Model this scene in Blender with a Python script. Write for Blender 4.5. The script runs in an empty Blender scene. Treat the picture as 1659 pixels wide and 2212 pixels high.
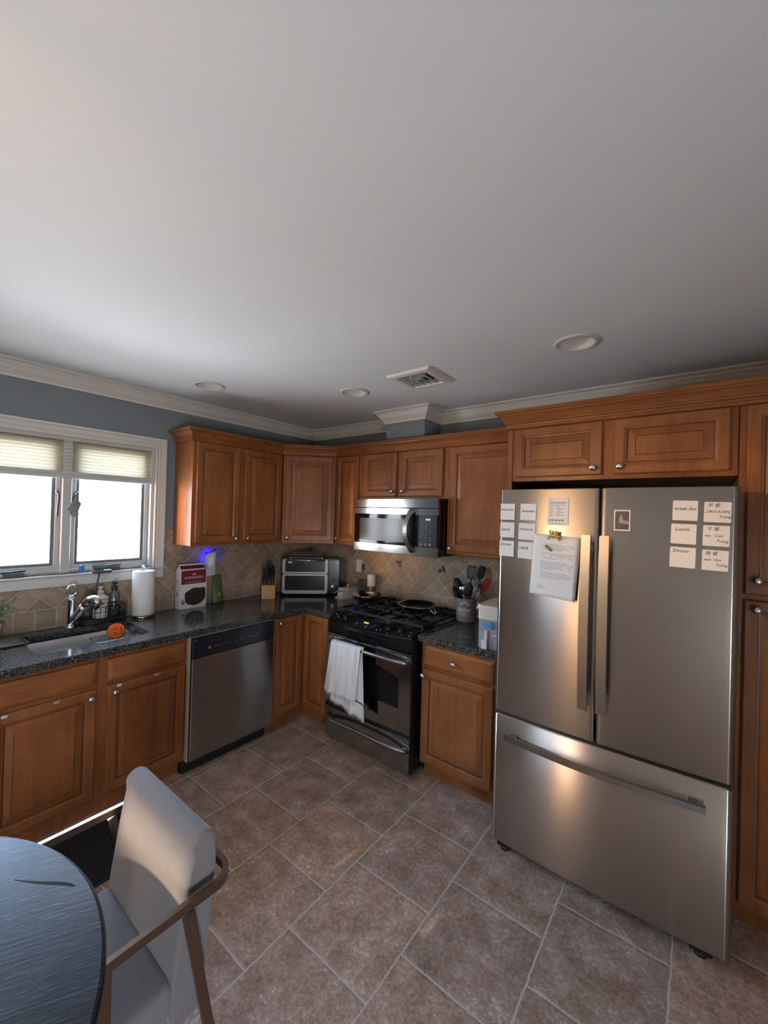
import bpy, bmesh, math, random
from mathutils import Vector, Matrix
random.seed(7)
sc = bpy.context.scene
COL = sc.collection
PI = math.pi

# ------------------------------------------------------------------ materials
def nodes_of(name):
    m = bpy.data.materials.new(name); m.use_nodes = True
    nt = m.node_tree
    for n in list(nt.nodes): nt.nodes.remove(n)
    out = nt.nodes.new('ShaderNodeOutputMaterial')
    return m, nt, out

class NT:
    """tiny helper for building node graphs"""
    def __init__(s, nt): s.nt = nt
    def n(s, t, **k):
        a = s.nt.nodes.new(t)
        for key, v in k.items(): setattr(a, key, v)
        return a
    def link(s, a, b): s.nt.links.new(a, b)
    def put(s, sock, v):
        if hasattr(v, 'is_output'): s.link(v, sock)
        else: sock.default_value = v
    def math(s, op, a, b=None, c=None):
        m = s.n('ShaderNodeMath', operation=op)
        s.put(m.inputs[0], a)
        if b is not None: s.put(m.inputs[1], b)
        if c is not None: s.put(m.inputs[2], c)
        return m.outputs[0]
    def mix(s, f, a, b, blend='MIX'):
        m = s.n('ShaderNodeMix', data_type='RGBA', blend_type=blend)
        s.put(m.inputs[0], f)
        s.put(m.inputs[6], a if hasattr(a, 'is_output') else (*a[:3], 1))
        s.put(m.inputs[7], b if hasattr(b, 'is_output') else (*b[:3], 1))
        return m.outputs[2]
    def ramp(s, f, stops):
        r = s.n('ShaderNodeValToRGB'); e = r.color_ramp.elements
        while len(e) < len(stops): e.new(.5)
        for i, (p, c) in enumerate(stops):
            e[i].position = p; e[i].color = (*c[:3], 1) if not isinstance(c, (int, float)) else (c, c, c, 1)
        s.put(r.inputs[0], f); return r.outputs[0]
    def noise(s, vec, scale, detail=3, rough=.55, dist=0):
        n = s.n('ShaderNodeTexNoise'); s.put(n.inputs['Vector'], vec)
        n.inputs['Scale'].default_value = scale; n.inputs['Detail'].default_value = detail
        n.inputs['Roughness'].default_value = rough; n.inputs['Distortion'].default_value = dist
        return n.outputs['Fac']
    def coords(s, kind='Object'):
        return s.n('ShaderNodeTexCoord').outputs[kind]
    def mapping(s, vec, scale=(1, 1, 1), loc=(0, 0, 0), rot=(0, 0, 0)):
        m = s.n('ShaderNodeMapping'); s.put(m.inputs['Vector'], vec)
        s.put(m.inputs['Scale'], scale); s.put(m.inputs['Location'], loc); s.put(m.inputs['Rotation'], rot)
        return m.outputs[0]
    def bump(s, h, strength=.3, dist=.002):
        b = s.n('ShaderNodeBump'); b.inputs['Strength'].default_value = strength
        b.inputs['Distance'].default_value = dist; s.put(b.inputs['Height'], h); return b.outputs[0]
    def bsdf(s, **k):
        p = s.n('ShaderNodeBsdfPrincipled')
        for key, v in k.items(): 
            key = key.replace('_', ' ')
            if isinstance(v, (tuple, list)) and len(v) == 3: v = (*v, 1)
            s.put(p.inputs[key], v)
        return p

def simple(name, col, rough=.5, metal=0, var=0, scale=20, bump=0, spec=.5, coat=0, **kw):
    m, nt, out = nodes_of(name); h = NT(nt)
    c = h.coords()
    base = (*col, 1)
    if var:
        f = h.noise(c, scale, 4)
        base = h.mix(f, tuple(x * (1 - var) for x in col), tuple(min(1, x * (1 + var)) for x in col))
    p = h.bsdf(Base_Color=base, Roughness=rough, Metallic=metal)
    p.inputs['Specular IOR Level'].default_value = spec
    p.inputs['Coat Weight'].default_value = coat
    for k, v in kw.items(): h.put(p.inputs[k.replace('_', ' ')], v)
    if bump: h.link(h.bump(h.noise(c, scale * 3, 3), bump), p.inputs['Normal'])
    h.link(p.outputs[0], out.inputs[0]); return m

def wood_mat(name, ca, cb, rough=.3, scale=1.0, axis='Z', coat=.13, bumpy=.05):
    m, nt, out = nodes_of(name); h = NT(nt)
    c = h.coords()
    r = h.n('ShaderNodeObjectInfo').outputs['Random']
    off = h.n('ShaderNodeCombineXYZ')
    for i in range(3): h.link(h.math('MULTIPLY', r, 7.3 + i * 5), off.inputs[i])
    sc_ = {'Z': (9, 9, 1.1), 'X': (1.1, 9, 9), 'Y': (9, 1.1, 9)}[axis]
    v = h.mapping(c, tuple(x * scale for x in sc_), off.outputs[0])
    n1 = h.noise(v, 2.2, 5, .6, .6)
    n2 = h.noise(v, 14, 3, .6)
    blotch = h.noise(h.mapping(c, (1, 1, 1), off.outputs[0]), 4.5, 3, .55)
    f = h.math('ADD', h.math('MULTIPLY', n1, .55), h.math('ADD', h.math('MULTIPLY', n2, .15), h.math('MULTIPLY', blotch, .45)))
    colr = h.ramp(f, [(.38, ca), (.75, cb)])
    p = h.bsdf(Base_Color=colr, Roughness=h.math('ADD', h.math('MULTIPLY', n2, .12), rough - .06))
    p.inputs['Specular IOR Level'].default_value = .32
    p.inputs['Coat Weight'].default_value = coat; p.inputs['Coat Roughness'].default_value = .12
    if bumpy: h.link(h.bump(blotch if False else n2, bumpy, .001), p.inputs['Normal'])
    h.link(p.outputs[0], out.inputs[0]); return m

def steel_mat(name, col=(.50, .445, .39), rough=.29, aniso=1.0, horizontal=True):
    m, nt, out = nodes_of(name); h = NT(nt)
    c = h.coords()
    p = h.bsdf(Base_Color=col, Metallic=1.0, Roughness=rough)
    p.inputs['Anisotropic'].default_value = aniso
    t = h.n('ShaderNodeTangent', direction_type='UV_MAP', uv_map='brushed')
    h.link(t.outputs[0], p.inputs['Tangent'])
    p.inputs['Anisotropic Rotation'].default_value = .25
    h.link(p.outputs[0], out.inputs[0]); return m

def emit(name, col, strength):
    m, nt, out = nodes_of(name); h = NT(nt)
    e = h.n('ShaderNodeEmission'); e.inputs[0].default_value = (*col, 1); e.inputs[1].default_value = strength
    h.link(e.outputs[0], out.inputs[0]); return m

def glass_mat(name, tint=(1, 1, 1), refl=.06, rough=.0):
    m, nt, out = nodes_of(name); h = NT(nt)
    t = h.n('ShaderNodeBsdfTransparent'); t.inputs[0].default_value = (*tint, 1)
    g = h.n('ShaderNodeBsdfGlossy'); g.inputs['Roughness'].default_value = rough
    fr = h.n('ShaderNodeLayerWeight'); fr.inputs[0].default_value = .25
    mx = h.n('ShaderNodeMixShader')
    h.link(h.math('ADD', h.math('MULTIPLY', fr.outputs['Fresnel'], .5), refl), mx.inputs[0])
    h.link(t.outputs[0], mx.inputs[1]); h.link(g.outputs[0], mx.inputs[2])
    h.link(mx.outputs[0], out.inputs[0]); return m

def cloth_translucent(name, col, trans):
    m, nt, out = nodes_of(name); h = NT(nt)
    d = h.n('ShaderNodeBsdfDiffuse'); d.inputs[0].default_value = (*col, 1)
    t = h.n('ShaderNodeBsdfTranslucent'); t.inputs[0].default_value = (*col, 1)
    mx = h.n('ShaderNodeMixShader'); mx.inputs[0].default_value = trans
    h.link(d.outputs[0], mx.inputs[1]); h.link(t.outputs[0], mx.inputs[2]); h.link(mx.outputs[0], out.inputs[0]); return m

TX, TY, TL = 1.065, -.7493, .3987
def floor_mat():
    m, nt, out = nodes_of('floor_travertine_tile'); h = NT(nt)
    c = h.coords()
    nz = h.n('ShaderNodeTexNoise'); h.link(c, nz.inputs['Vector']); nz.inputs['Scale'].default_value = 14; nz.inputs['Detail'].default_value = 3
    wob = h.n('ShaderNodeVectorMath', operation='MULTIPLY_ADD')
    h.link(nz.outputs['Color'], wob.inputs[0]); wob.inputs[1].default_value = (.012, .012, 0); h.link(c, wob.inputs[2])
    s = h.n('ShaderNodeSeparateXYZ'); h.link(wob.outputs[0], s.inputs[0])
    u = h.math('DIVIDE', h.math('SUBTRACT', s.outputs[0], TX + .006), TL)
    k = h.math('FLOOR', u)
    odd = h.math('MODULO', h.math('ADD', k, 100), 2)
    # odd columns start at TY, even ones half a tile lower
    v0 = h.math('DIVIDE', h.math('SUBTRACT', s.outputs[1], TY + .006), TL)
    v = h.math('ADD', v0, h.math('MULTIPLY', h.math('SUBTRACT', 1, odd), .5))
    def edge(a):
        f = h.math('FRACT', a)
        return h.math('MINIMUM', f, h.math('SUBTRACT', 1, f))
    d = h.math('MULTIPLY', h.math('MINIMUM', edge(u), edge(v)), TL)
    grout = h.n('ShaderNodeMapRange'); h.put(grout.inputs[0], d)
    grout.inputs[1].default_value = .0022; grout.inputs[2].default_value = .0042
    grout.inputs[3].default_value = 1; grout.inputs[4].default_value = 0
    pil = h.n('ShaderNodeMapRange'); h.put(pil.inputs[0], d); pil.interpolation_type = 'SMOOTHSTEP'
    pil.inputs[1].default_value = 0; pil.inputs[2].default_value = .014; pil.inputs[3].default_value = 0; pil.inputs[4].default_value = 1
    idv = h.n('ShaderNodeCombineXYZ'); h.link(k, idv.inputs[0]); h.link(h.math('FLOOR', v), idv.inputs[1])
    wn = h.n('ShaderNodeTexWhiteNoise'); h.link(idv.outputs[0], wn.inputs[0])
    n1 = h.noise(c, 9, 5, .65, .2); n2 = h.noise(c, 60, 4, .7); n3 = h.noise(c, 170, 2, .6)
    f = h.math('ADD', h.math('MULTIPLY', n1, .40), h.math('ADD', h.math('MULTIPLY', n2, .38), h.math('MULTIPLY', n3, .22)))
    base = h.ramp(f, [(.36, (.20, .118, .078)), (.46, (.365, .235, .166)), (.56, (.54, .385, .295)), (.64, (.92, .74, .62))])
    tint = h.mix(wn.outputs[0], (.86, .88, .92), (1.14, 1.06, 1.0))
    base = h.mix(1.0, base, tint, 'MULTIPLY')
    colr = h.mix(grout.outputs[0], base, (.60, .53, .46))
    p = h.bsdf(Base_Color=colr, Roughness=h.math('ADD', .40, h.math('MULTIPLY', n2, .2)))
    hgt = h.math('ADD', pil.outputs[0], h.math('ADD', h.math('MULTIPLY', n1, .35), h.math('MULTIPLY', n2, .25)))
    h.link(h.bump(hgt, .55, .0035), p.inputs['Normal'])
    h.link(p.outputs[0], out.inputs[0]); return m

def splash_mat(name, axis, v_at, top=1.012, bottom=.897, T=.1007, mosaics=()):
    """straight border course below diagonal tile; axis 0: wall runs along x, 1: along y"""
    m, nt, out = nodes_of(name); h = NT(nt)
    c = h.coords(); s = h.n('ShaderNodeSeparateXYZ'); h.link(c, s.inputs[0])
    a = h.math('SUBTRACT', s.outputs[axis], v_at); z = h.math('SUBTRACT', s.outputs[2], top)
    r2 = math.sqrt(.5)
    u = h.math('DIVIDE', h.math('MULTIPLY', h.math('ADD', a, z), r2), T)
    v = h.math('DIVIDE', h.math('MULTIPLY', h.math('SUBTRACT', z, a), r2), T)
    ub = h.math('DIVIDE', h.math('ADD', a, .03), .1)
    def edge(q):
        f = h.math('FRACT', q); return h.math('MINIMUM', f, h.math('SUBTRACT', 1, f))
    isb = h.math('LESS_THAN', z, 0)
    dd = h.math('MULTIPLY', h.math('MINIMUM', edge(u), edge(v)), T)
    db = h.math('MINIMUM', h.math('MULTIPLY', edge(ub), .1), h.math('ABSOLUTE', z))
    dd = h.math('MINIMUM', dd, h.math('ABSOLUTE', z))
    d = h.math('ADD', h.math('MULTIPLY', isb, db), h.math('MULTIPLY', h.math('SUBTRACT', 1, isb), dd))
    gr = h.n('ShaderNodeMapRange'); h.put(gr.inputs[0], d)
    gr.inputs[1].default_value = .0011; gr.inputs[2].default_value = .0022; gr.inputs[3].default_value = 1; gr.inputs[4].default_value = 0
    pil = h.n('ShaderNodeMapRange'); h.put(pil.inputs[0], d); pil.inputs[2].default_value = .006
    idv = h.n('ShaderNodeCombineXYZ')
    h.link(h.math('FLOOR', h.math('ADD', h.math('MULTIPLY', isb, ub), h.math('MULTIPLY', h.math('SUBTRACT', 1, isb), u))), idv.inputs[0])
    h.link(h.math('MULTIPLY', h.math('FLOOR', v), h.math('SUBTRACT', 1, isb)), idv.inputs[1])
    wn = h.n('ShaderNodeTexWhiteNoise'); h.link(idv.outputs[0], wn.inputs[0])
    n1 = h.noise(c, 22, 5, .65, .5); n2 = h.noise(c, 90, 3, .6)
    f = h.math('ADD', h.math('MULTIPLY', n1, .7), h.math('MULTIPLY', n2, .3))
    base = h.ramp(f, [(.33, (.245, .175, .118)), (.5, (.325, .243, .170)), (.68, (.42, .335, .245))])
    base = h.mix(1.0, base, h.mix(wn.outputs[0], (.82, .80, .78), (1.12, 1.1, 1.08)), 'MULTIPLY')
    colr = h.mix(gr.outputs[0], base, (.50, .43, .34))
    p = h.bsdf(Base_Color=colr, Roughness=.42)
    h.link(h.bump(h.math('ADD', pil.outputs[0], h.math('MULTIPLY', n1, .3)), .5, .002), p.inputs['Normal'])
    h.link(p.outputs[0], out.inputs[0]); return m

def granite_mat():
    m, nt, out = nodes_of('granite_dark_speckled'); h = NT(nt)
    c = h.coords()
    vo = h.n('ShaderNodeTexVoronoi'); h.link(c, vo.inputs['Vector']); vo.inputs['Scale'].default_value = 280
    n1 = h.noise(c, 130, 5, .7); n2 = h.noise(c, 30, 3, .6)
    bw = h.n('ShaderNodeSeparateColor'); h.link(vo.outputs['Color'], bw.inputs[0])
    f = h.math('ADD', h.math('MULTIPLY', bw.outputs[0], .38), h.math('ADD', h.math('MULTIPLY', n1, .48), h.math('MULTIPLY', n2, .14)))
    colr = h.ramp(f, [(.33, (.006, .007, .007)), (.47, (.022, .024, .024)), (.58, (.075, .073, .067)), (.73, (.22, .205, .18))])
    p = h.bsdf(Base_Color=colr, Roughness=.13)
    h.link(h.bump(n1, .03, .0005), p.inputs['Normal'])
    h.link(p.outputs[0], out.inputs[0]); return m

def paint(name, col, rough=.6, bump=.03, sc_=60):
    m, nt, out = nodes_of(name); h = NT(nt); c = h.coords()
    n = h.noise(c, 1.3, 3); n2 = h.noise(c, sc_, 4)
    p = h.bsdf(Base_Color=h.mix(n, tuple(x * .97 for x in col), tuple(min(1, x * 1.03) for x in col)), Roughness=rough)
    h.link(h.bump(n2, bump, .002), p.inputs['Normal'])
    h.link(p.outputs[0], out.inputs[0]); return m

def fabric_mat(name, ca, cb):
    m, nt, out = nodes_of(name); h = NT(nt); c = h.coords()
    n = h.noise(c, 130, 4, .7); n2 = h.noise(c, 22, 3)
    p = h.bsdf(Base_Color=h.mix(h.math('ADD', h.math('MULTIPLY', n, .6), h.math('MULTIPLY', n2, .4)), ca, cb), Roughness=.9)
    p.inputs['Sheen Weight'].default_value = .25
    h.link(h.bump(n, .15, .001), p.inputs['Normal']); h.link(p.outputs[0], out.inputs[0]); return m

def table_mat():
    m, nt, out = nodes_of('dark_grained_wood'); h = NT(nt); c = h.coords()
    ro = h.mapping(c, rot=(0, 0, math.radians(-62)))
    n = h.noise(h.mapping(ro, (9, 170, 60)), 1.0, 5, .65, .3); n2 = h.noise(h.mapping(ro, (30, 430, 100)), 1.0, 2, .6)
    f = h.math('ADD', h.math('MULTIPLY', n, .6), h.math('MULTIPLY', n2, .4))
    colr = h.ramp(f, [(.40, (.008, .008, .011)), (.55, (.016, .017, .023)), (.63, (.05, .052, .065)), (.72, (.10, .105, .125))])
    p = h.bsdf(Base_Color=colr, Roughness=.36)
    p.inputs['Specular IOR Level'].default_value = .2
    h.link(h.bump(f, .3, .002), p.inputs['Normal'])
    h.link(p.outputs[0], out.inputs[0]); return m

M = {}
M['wood'] = wood_mat('maple_reddish_stain', (.175, .056, .018), (.34, .126, .040), rough=.34)
M['woodx'] = wood_mat('maple_reddish_stain_horizontal', (.175, .056, .018), (.34, .126, .040), rough=.34, axis='X')
M['glaze'] = simple('maple_dark_glaze', (.125, .040, .013), .4)
M['steel'] = steel_mat('stainless_brushed')
M['steel_dw'] = steel_mat('stainless_brushed_dull', (.40, .375, .35), .30)
M['steel_mw'] = steel_mat('stainless_bright', (.44, .43, .41), .14, .5)
M['steel_sm'] = simple('stainless_polished', (.62, .6, .57), .18, 1)
M['oven_steel'] = simple('oven_door_steel', (.17, .165, .16), .38, 1)
M['steel_handle'] = simple('stainless_handle', (.30, .285, .27), .34, 1)
M['sinksteel'] = simple('sink_satin_steel', (.50, .51, .52), .38, 1)
M['nickel'] = simple('satin_nickel', (.62, .60, .56), .28, 1)
M['chrome'] = simple('chrome', (.8, .8, .82), .06, 1)
M['black'] = simple('black_gloss', (.008, .008, .009), .16, spec=.5)
M['blackp'] = simple('black_plastic', (.012, .012, .013), .42)
M['castiron'] = simple('cast_iron', (.012, .012, .013), .5, bump=.1, scale=120)
M['navy'] = simple('dark_gray_gloss_panel', (.012, .014, .02), .22)
M['darkgap'] = simple('dark_recess', (.012, .010, .009), .7)
M['rubber'] = simple('black_rubber', (.008, .008, .009), .75, bump=.1, scale=150)
M['granite'] = granite_mat()
M['white'] = simple('white_paint_gloss', (.68, .67, .65), .35)
M['trim'] = paint('white_trim_paint', (.62, .605, .58), .4, .01)
M['ceiling'] = paint('ceiling_paint', (.68, .71, .735), .85, .04, 90)
M['wall'] = paint('blue_gray_wall_paint', (.185, .215, .245), .7, .03)
M['farwall'] = paint('warm_far_wall_paint', (.36, .31, .26), .7, .03)
M['floor'] = floor_mat()
M['splash_left'] = splash_mat('travertine_backsplash_left', 1, -.942)
M['splash_back'] = splash_mat('travertine_backsplash_back', 0, 1.201)
M['mosaic'] = simple('mosaic_brown', (.045, .03, .02), .3, var=.3, scale=60)
M['caulk'] = simple('grout_caulk', (.46, .42, .36), .7)
M['sash'] = simple('window_vinyl', (.50, .50, .50), .4)
M['gasket'] = simple('window_gasket_gray', (.16, .165, .17), .5)
M['pane'] = glass_mat('window_glass')
M['blind'] = cloth_translucent('cellular_shade_fabric', (.52, .49, .40), .13)
M['glass'] = glass_mat('clear_glass', (.86, .90, .90), .08)
M['bottle'] = glass_mat('bottle_glass', (.78, .84, .83), .10)
M['clearplastic'] = simple('frosted_plastic', (.52, .51, .58), .25, Alpha=.45)
M['fabric'] = fabric_mat('chair_linen', (.140, .119, .115), (.232, .200, .192))
M['bronze'] = simple('chair_bronze_metal', (.26, .185, .145), .27, 1)
M['table'] = table_mat()
M['towel'] = fabric_mat('cotton_towel', (.66, .63, .60), (.80, .78, .76))
M['towelstripe'] = simple('towel_brown_stripe', (.10, .05, .03), .9)
M['paper'] = simple('white_paper', (.70, .69, .68), .7)
M['papert'] = simple('paper_towel', (.74, .73, .71), .9, bump=.2, scale=60)
M['ink'] = simple('ink_dark', (.035, .035, .04), .7)
M['print'] = simple('ink_print_gray', (.20, .20, .21), .7)
M['orange'] = simple('orange_sponge', (.78, .15, .022), .85, var=.2, scale=90, bump=.4)
M['orange_dark'] = simple('sponge_hole_shade', (.30, .05, .01), .9)
M['bounce_boards'] = simple('honey_bounce_boards', (.88, .42, .07), .8, var=.12, scale=6)  # saturated honey so the added fence reflects golden light
M['blue'] = simple('blue_plastic', (.05, .22, .62), .4)
M['green'] = simple('green_pouch', (.075, .105, .025), .45, var=.25, scale=12)
M['maroon'] = simple('maroon_print', (.16, .012, .022), .5)
M['boxwhite'] = simple('carton_white', (.62, .60, .57), .5)
M['choc'] = simple('chocolate_brown_print', (.022, .013, .010), .6, var=.7, scale=60)
M['block'] = wood_mat('light_wood_block', (.42, .20, .07), (.60, .33, .13), .5, coat=0)
M['gold'] = simple('gold_enamel', (.42, .30, .06), .35, .4)
M['crock'] = simple('stoneware_gray', (.20, .19, .175), .6, var=.12, scale=30)
M['crockwhite'] = simple('white_print', (.7, .7, .7), .6)
M['gray'] = simple('gray_nylon', (.08, .085, .085), .45)
M['silver'] = simple('silver_metal', (.6, .6, .6), .2, 1)
M['red'] = simple('red_silicone', (.40, .025, .02), .45)
M['cream'] = simple('cream_ceramic', (.66, .62, .55), .3)
M['tan'] = simple('tan_strip', (.40, .33, .24), .6)
M['ceramic'] = simple('white_ceramic_painted', (.66, .65, .62), .2)
M['ochre'] = simple('ochre_paint', (.45, .24, .03), .4)
M['navydot'] = simple('indigo_paint', (.03, .03, .09), .4)
M['leaf'] = simple('leaf_pale_green', (.24, .38, .20), .55, var=.3, scale=30)
M['bush'] = simple('bush_green', (.12, .15, .07), .7, var=.3, scale=5)
M['knit'] = simple('gray_yarn', (.22, .205, .235), .9, var=.3, scale=150, bump=.4)
M['green_led'] = emit('display_green', (.55, 1, .05), 1.2)
M['white_led'] = emit('display_white', (.85, .9, 1), 2.2)
M['blue_led'] = emit('night_light_blue', (.0012, .0, 1), 60)
M['lamp'] = emit('lamp_glass_lit', (1, .52, .15), 16)
M['photo'] = simple('photo_dark_print', (.05, .04, .05), .35, var=.9, scale=60)
M['photo_blue'] = simple('photo_water_print', (.22, .22, .34), .35, var=.5, scale=90)

# ------------------------------------------------------------------ mesh helpers
class MB:
    def __init__(s): s.v = []; s.f = []; s.mi = []; s.sm = []
    def add(s, vs, fs, mi=0, smooth=False):
        o = len(s.v); s.v += [tuple(p) for p in vs]
        for f in fs: s.f.append(tuple(i + o for i in f)); s.mi.append(mi); s.sm.append(smooth)
        return s
    def bm(s, bm, mi=0, smooth=False, mat=None):
        bm.verts.index_update()
        vs = [(mat @ v.co) if mat else v.co.copy() for v in bm.verts]
        return s.add(vs, [[v.index for v in f.verts] for f in bm.faces], mi, smooth)
    def box(s, lo, hi, bev=0, mi=0, mat=None, seg=1, smooth=False):
        lo = Vector(lo); hi = Vector(hi)
        bm = bmesh.new(); bmesh.ops.create_cube(bm, size=1)
        for v in bm.verts: v.co = Vector([(lo[i] + hi[i]) / 2 + v.co[i] * (hi[i] - lo[i]) for i in range(3)])
        if bev: bmesh.ops.bevel(bm, geom=list(bm.edges), offset=bev, segments=seg, affect='EDGES', profile=.5)
        s.bm(bm, mi, smooth, mat); bm.free(); return s
    def lathe(s, prof, origin=(0, 0, 0), n=32, mi=0, smooth=True, mat=None, cap=True):
        vs = []; fs = []; o = Vector(origin)
        for r, z in prof:
            for k in range(n):
                a = 2 * PI * k / n; p = Vector((r * math.cos(a), r * math.sin(a), z))
                vs.append((mat @ p if mat else p) + o)
        for i in range(len(prof) - 1):
            for k in range(n):
                k2 = (k + 1) % n
                fs.append((i * n + k, i * n + k2, (i + 1) * n + k2, (i + 1) * n + k))
        if cap:
            if prof[0][0] > 1e-6: fs.append(tuple(range(n - 1, -1, -1)))
            if prof[-1][0] > 1e-6: fs.append(tuple((len(prof) - 1) * n + k for k in range(n)))
        return s.add(vs, fs, mi, smooth)
    def tube(s, pts, r, n=10, mi=0, closed=False, flat=None, up=(0, 0, 1), caps=True, smooth=True):
        """round (or flat=(half width, half height) rectangular) bar along pts; r may be a list"""
        pts = [Vector(p) for p in pts]; N = len(pts); vs = []; fs = []
        rr = r if isinstance(r, (list, tuple)) else [r] * N
        prevu = None
        for i, p in enumerate(pts):
            if closed: t = (pts[(i + 1) % N] - pts[i - 1]).normalized()
            else: t = (pts[min(i + 1, N - 1)] - pts[max(i - 1, 0)]).normalized()
            if prevu is None:
                u = Vector(up) - t * t.dot(Vector(up))
                if u.length < 1e-4: u = Vector((1, 0, 0)) - t * t.x
            elif flat is not None:
                u = Vector(up) - t * t.dot(Vector(up))
                if u.length < 1e-3: u = prevu - t * t.dot(prevu)
            else: u = prevu - t * t.dot(prevu)
            u.normalize(); prevu = u; w = t.cross(u)
            if flat:
                a, b = flat
                for (cx, cy) in ((-1, -1), (1, -1), (1, 1), (-1, 1)): vs.append(p + w * cx * a + u * cy * b)
                m_ = 4
            else:
                for k in range(n):
                    an = 2 * PI * k / n; vs.append(p + (w * math.cos(an) + u * math.sin(an)) * rr[i])
                m_ = n
        rng = N if closed else N - 1
        for i in range(rng):
            j = (i + 1) % N
            for k in range(m_):
                k2 = (k + 1) % m_
                fs.append((i * m_ + k, i * m_ + k2, j * m_ + k2, j * m_ + k))
        if not closed and caps:
            fs.append(tuple(range(m_ - 1, -1, -1))); fs.append(tuple((N - 1) * m_ + k for k in range(m_)))
        return s.add(vs, fs, mi, smooth and not flat)
    def prism(s, poly, a, b, plane='xy', mi=0, smooth=False):
        """extrude a 2D polygon between a and b along the remaining axis"""
        def P(u, v, w):
            return {'xy': (u, v, w), 'xz': (u, w, v), 'yz': (w, u, v)}[plane]
        n = len(poly); vs = [P(u, v, a) for u, v in poly] + [P(u, v, b) for u, v in poly]
        fs = [tuple(range(n - 1, -1, -1)), tuple(range(n, 2 * n))]
        fs += [(i, (i + 1) % n, n + (i + 1) % n, n + i) for i in range(n)]
        return s.add(vs, fs, mi, smooth)
    def plate(s, outer, holes, a, b, plane='xy', mi=0):
        """flat plate with holes"""
        def P(u, v, w):
            return {'xy': (u, v, w), 'xz': (u, w, v), 'yz': (w, u, v)}[plane]
        bm = bmesh.new(); es = []
        for lp in [outer] + list(holes):
            vv = [bm.verts.new((u, v, 0)) for u, v in lp]
            es += [bm.edges.new((vv[i], vv[(i + 1) % len(vv)])) for i in range(len(vv))]
        bmesh.ops.triangle_fill(bm, use_beauty=True, edges=es)
        bm.verts.index_update(); bm.faces.ensure_lookup_table()
        base = [v.co.copy() for v in bm.verts]; nf = [[v.index for v in f.verts] for f in bm.faces]
        bm.free(); n = len(base)
        s.add([P(c.x, c.y, b) for c in base], nf, mi); s.add([P(c.x, c.y, a) for c in base], [f[::-1] for f in nf], mi)
        for lp in [outer] + list(holes):
            m_ = len(lp); vs = [P(u, v, a) for u, v in lp] + [P(u, v, b) for u, v in lp]
            s.add(vs, [(i, (i + 1) % m_, m_ + (i + 1) % m_, m_ + i) for i in range(m_)], mi)
        return s
    def sweep(s, path, prof, mi=0, closed=False, side=1):
        """moulding: prof = [(out, z)], mitred along an xy path; out goes to the left of travel * side"""
        P2 = [Vector((p[0], p[1])) for p in path]; N = len(P2); rings = []
        for i in range(N):
            d0 = (P2[i] - P2[i - 1]).normalized() if (i > 0 or closed) else None
            d1 = (P2[(i + 1) % N] - P2[i]).normalized() if (i < N - 1 or closed) else None
            n0 = Vector((-d0.y, d0.x)) * side if d0 else None; n1 = Vector((-d1.y, d1.x)) * side if d1 else None
            if n0 and n1:
                nn = (n0 + n1); nn = nn / max(nn.length_squared / 2, .1)
            else: nn = n0 or n1
            rings.append([(P2[i].x + nn.x * o, P2[i].y + nn.y * o, z) for o, z in prof])
        vs = [p for r in rings for p in r]; m_ = len(prof); fs = []
        for i in range(N if closed else N - 1):
            j = (i + 1) % N
            for k in range(m_):
                k2 = (k + 1) % m_
                fs.append((i * m_ + k, j * m_ + k, j * m_ + k2, i * m_ + k2))
        if not closed: fs.append(tuple(range(m_))); fs.append(tuple((N - 1) * m_ + k for k in range(m_ - 1, -1, -1)))
        return s.add(vs, fs, mi)
    def sphere(s, c, r, mi=0, n=16, sc_=(1, 1, 1), mat=None):
        bm = bmesh.new(); bmesh.ops.create_uvsphere(bm, u_segments=n, v_segments=max(6, n // 2), radius=r)
        for v in bm.verts:
            v.co = Vector((v.co.x * sc_[0], v.co.y * sc_[1], v.co.z * sc_[2]))
            if mat: v.co = mat @ v.co
            v.co += Vector(c)
        s.bm(bm, mi, True); bm.free(); return s
    def build(s, name, mats, parent=None, loc=None, fixn=True):
        me = bpy.data.meshes.new(name); me.from_pydata([tuple(v) for v in s.v], [], s.f)
        mats = mats if isinstance(mats, (list, tuple)) else [mats]
        for m in mats: me.materials.append(M[m] if isinstance(m, str) else m)
        me.polygons.foreach_set('material_index', s.mi); me.polygons.foreach_set('use_smooth', s.sm)
        if fixn:
            bm = bmesh.new(); bm.from_mesh(me); bmesh.ops.recalc_face_normals(bm, faces=bm.faces); bm.to_mesh(me); bm.free()
        me.update()
        if any(m_.name.startswith('stainless_b') for m_ in me.materials):      # grain direction of brushed steel
            uv = me.uv_layers.new(name='brushed'); vv = [tuple(v.co) for v in me.vertices]
            uv.data.foreach_set('uv', [c for l in me.loops for c in (vv[l.vertex_index][0] + .37 * vv[l.vertex_index][1], vv[l.vertex_index][2])])
        o = bpy.data.objects.new(name, me); COL.objects.link(o)
        if parent: o.parent = parent
        if loc: o.location = loc
        return o

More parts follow.
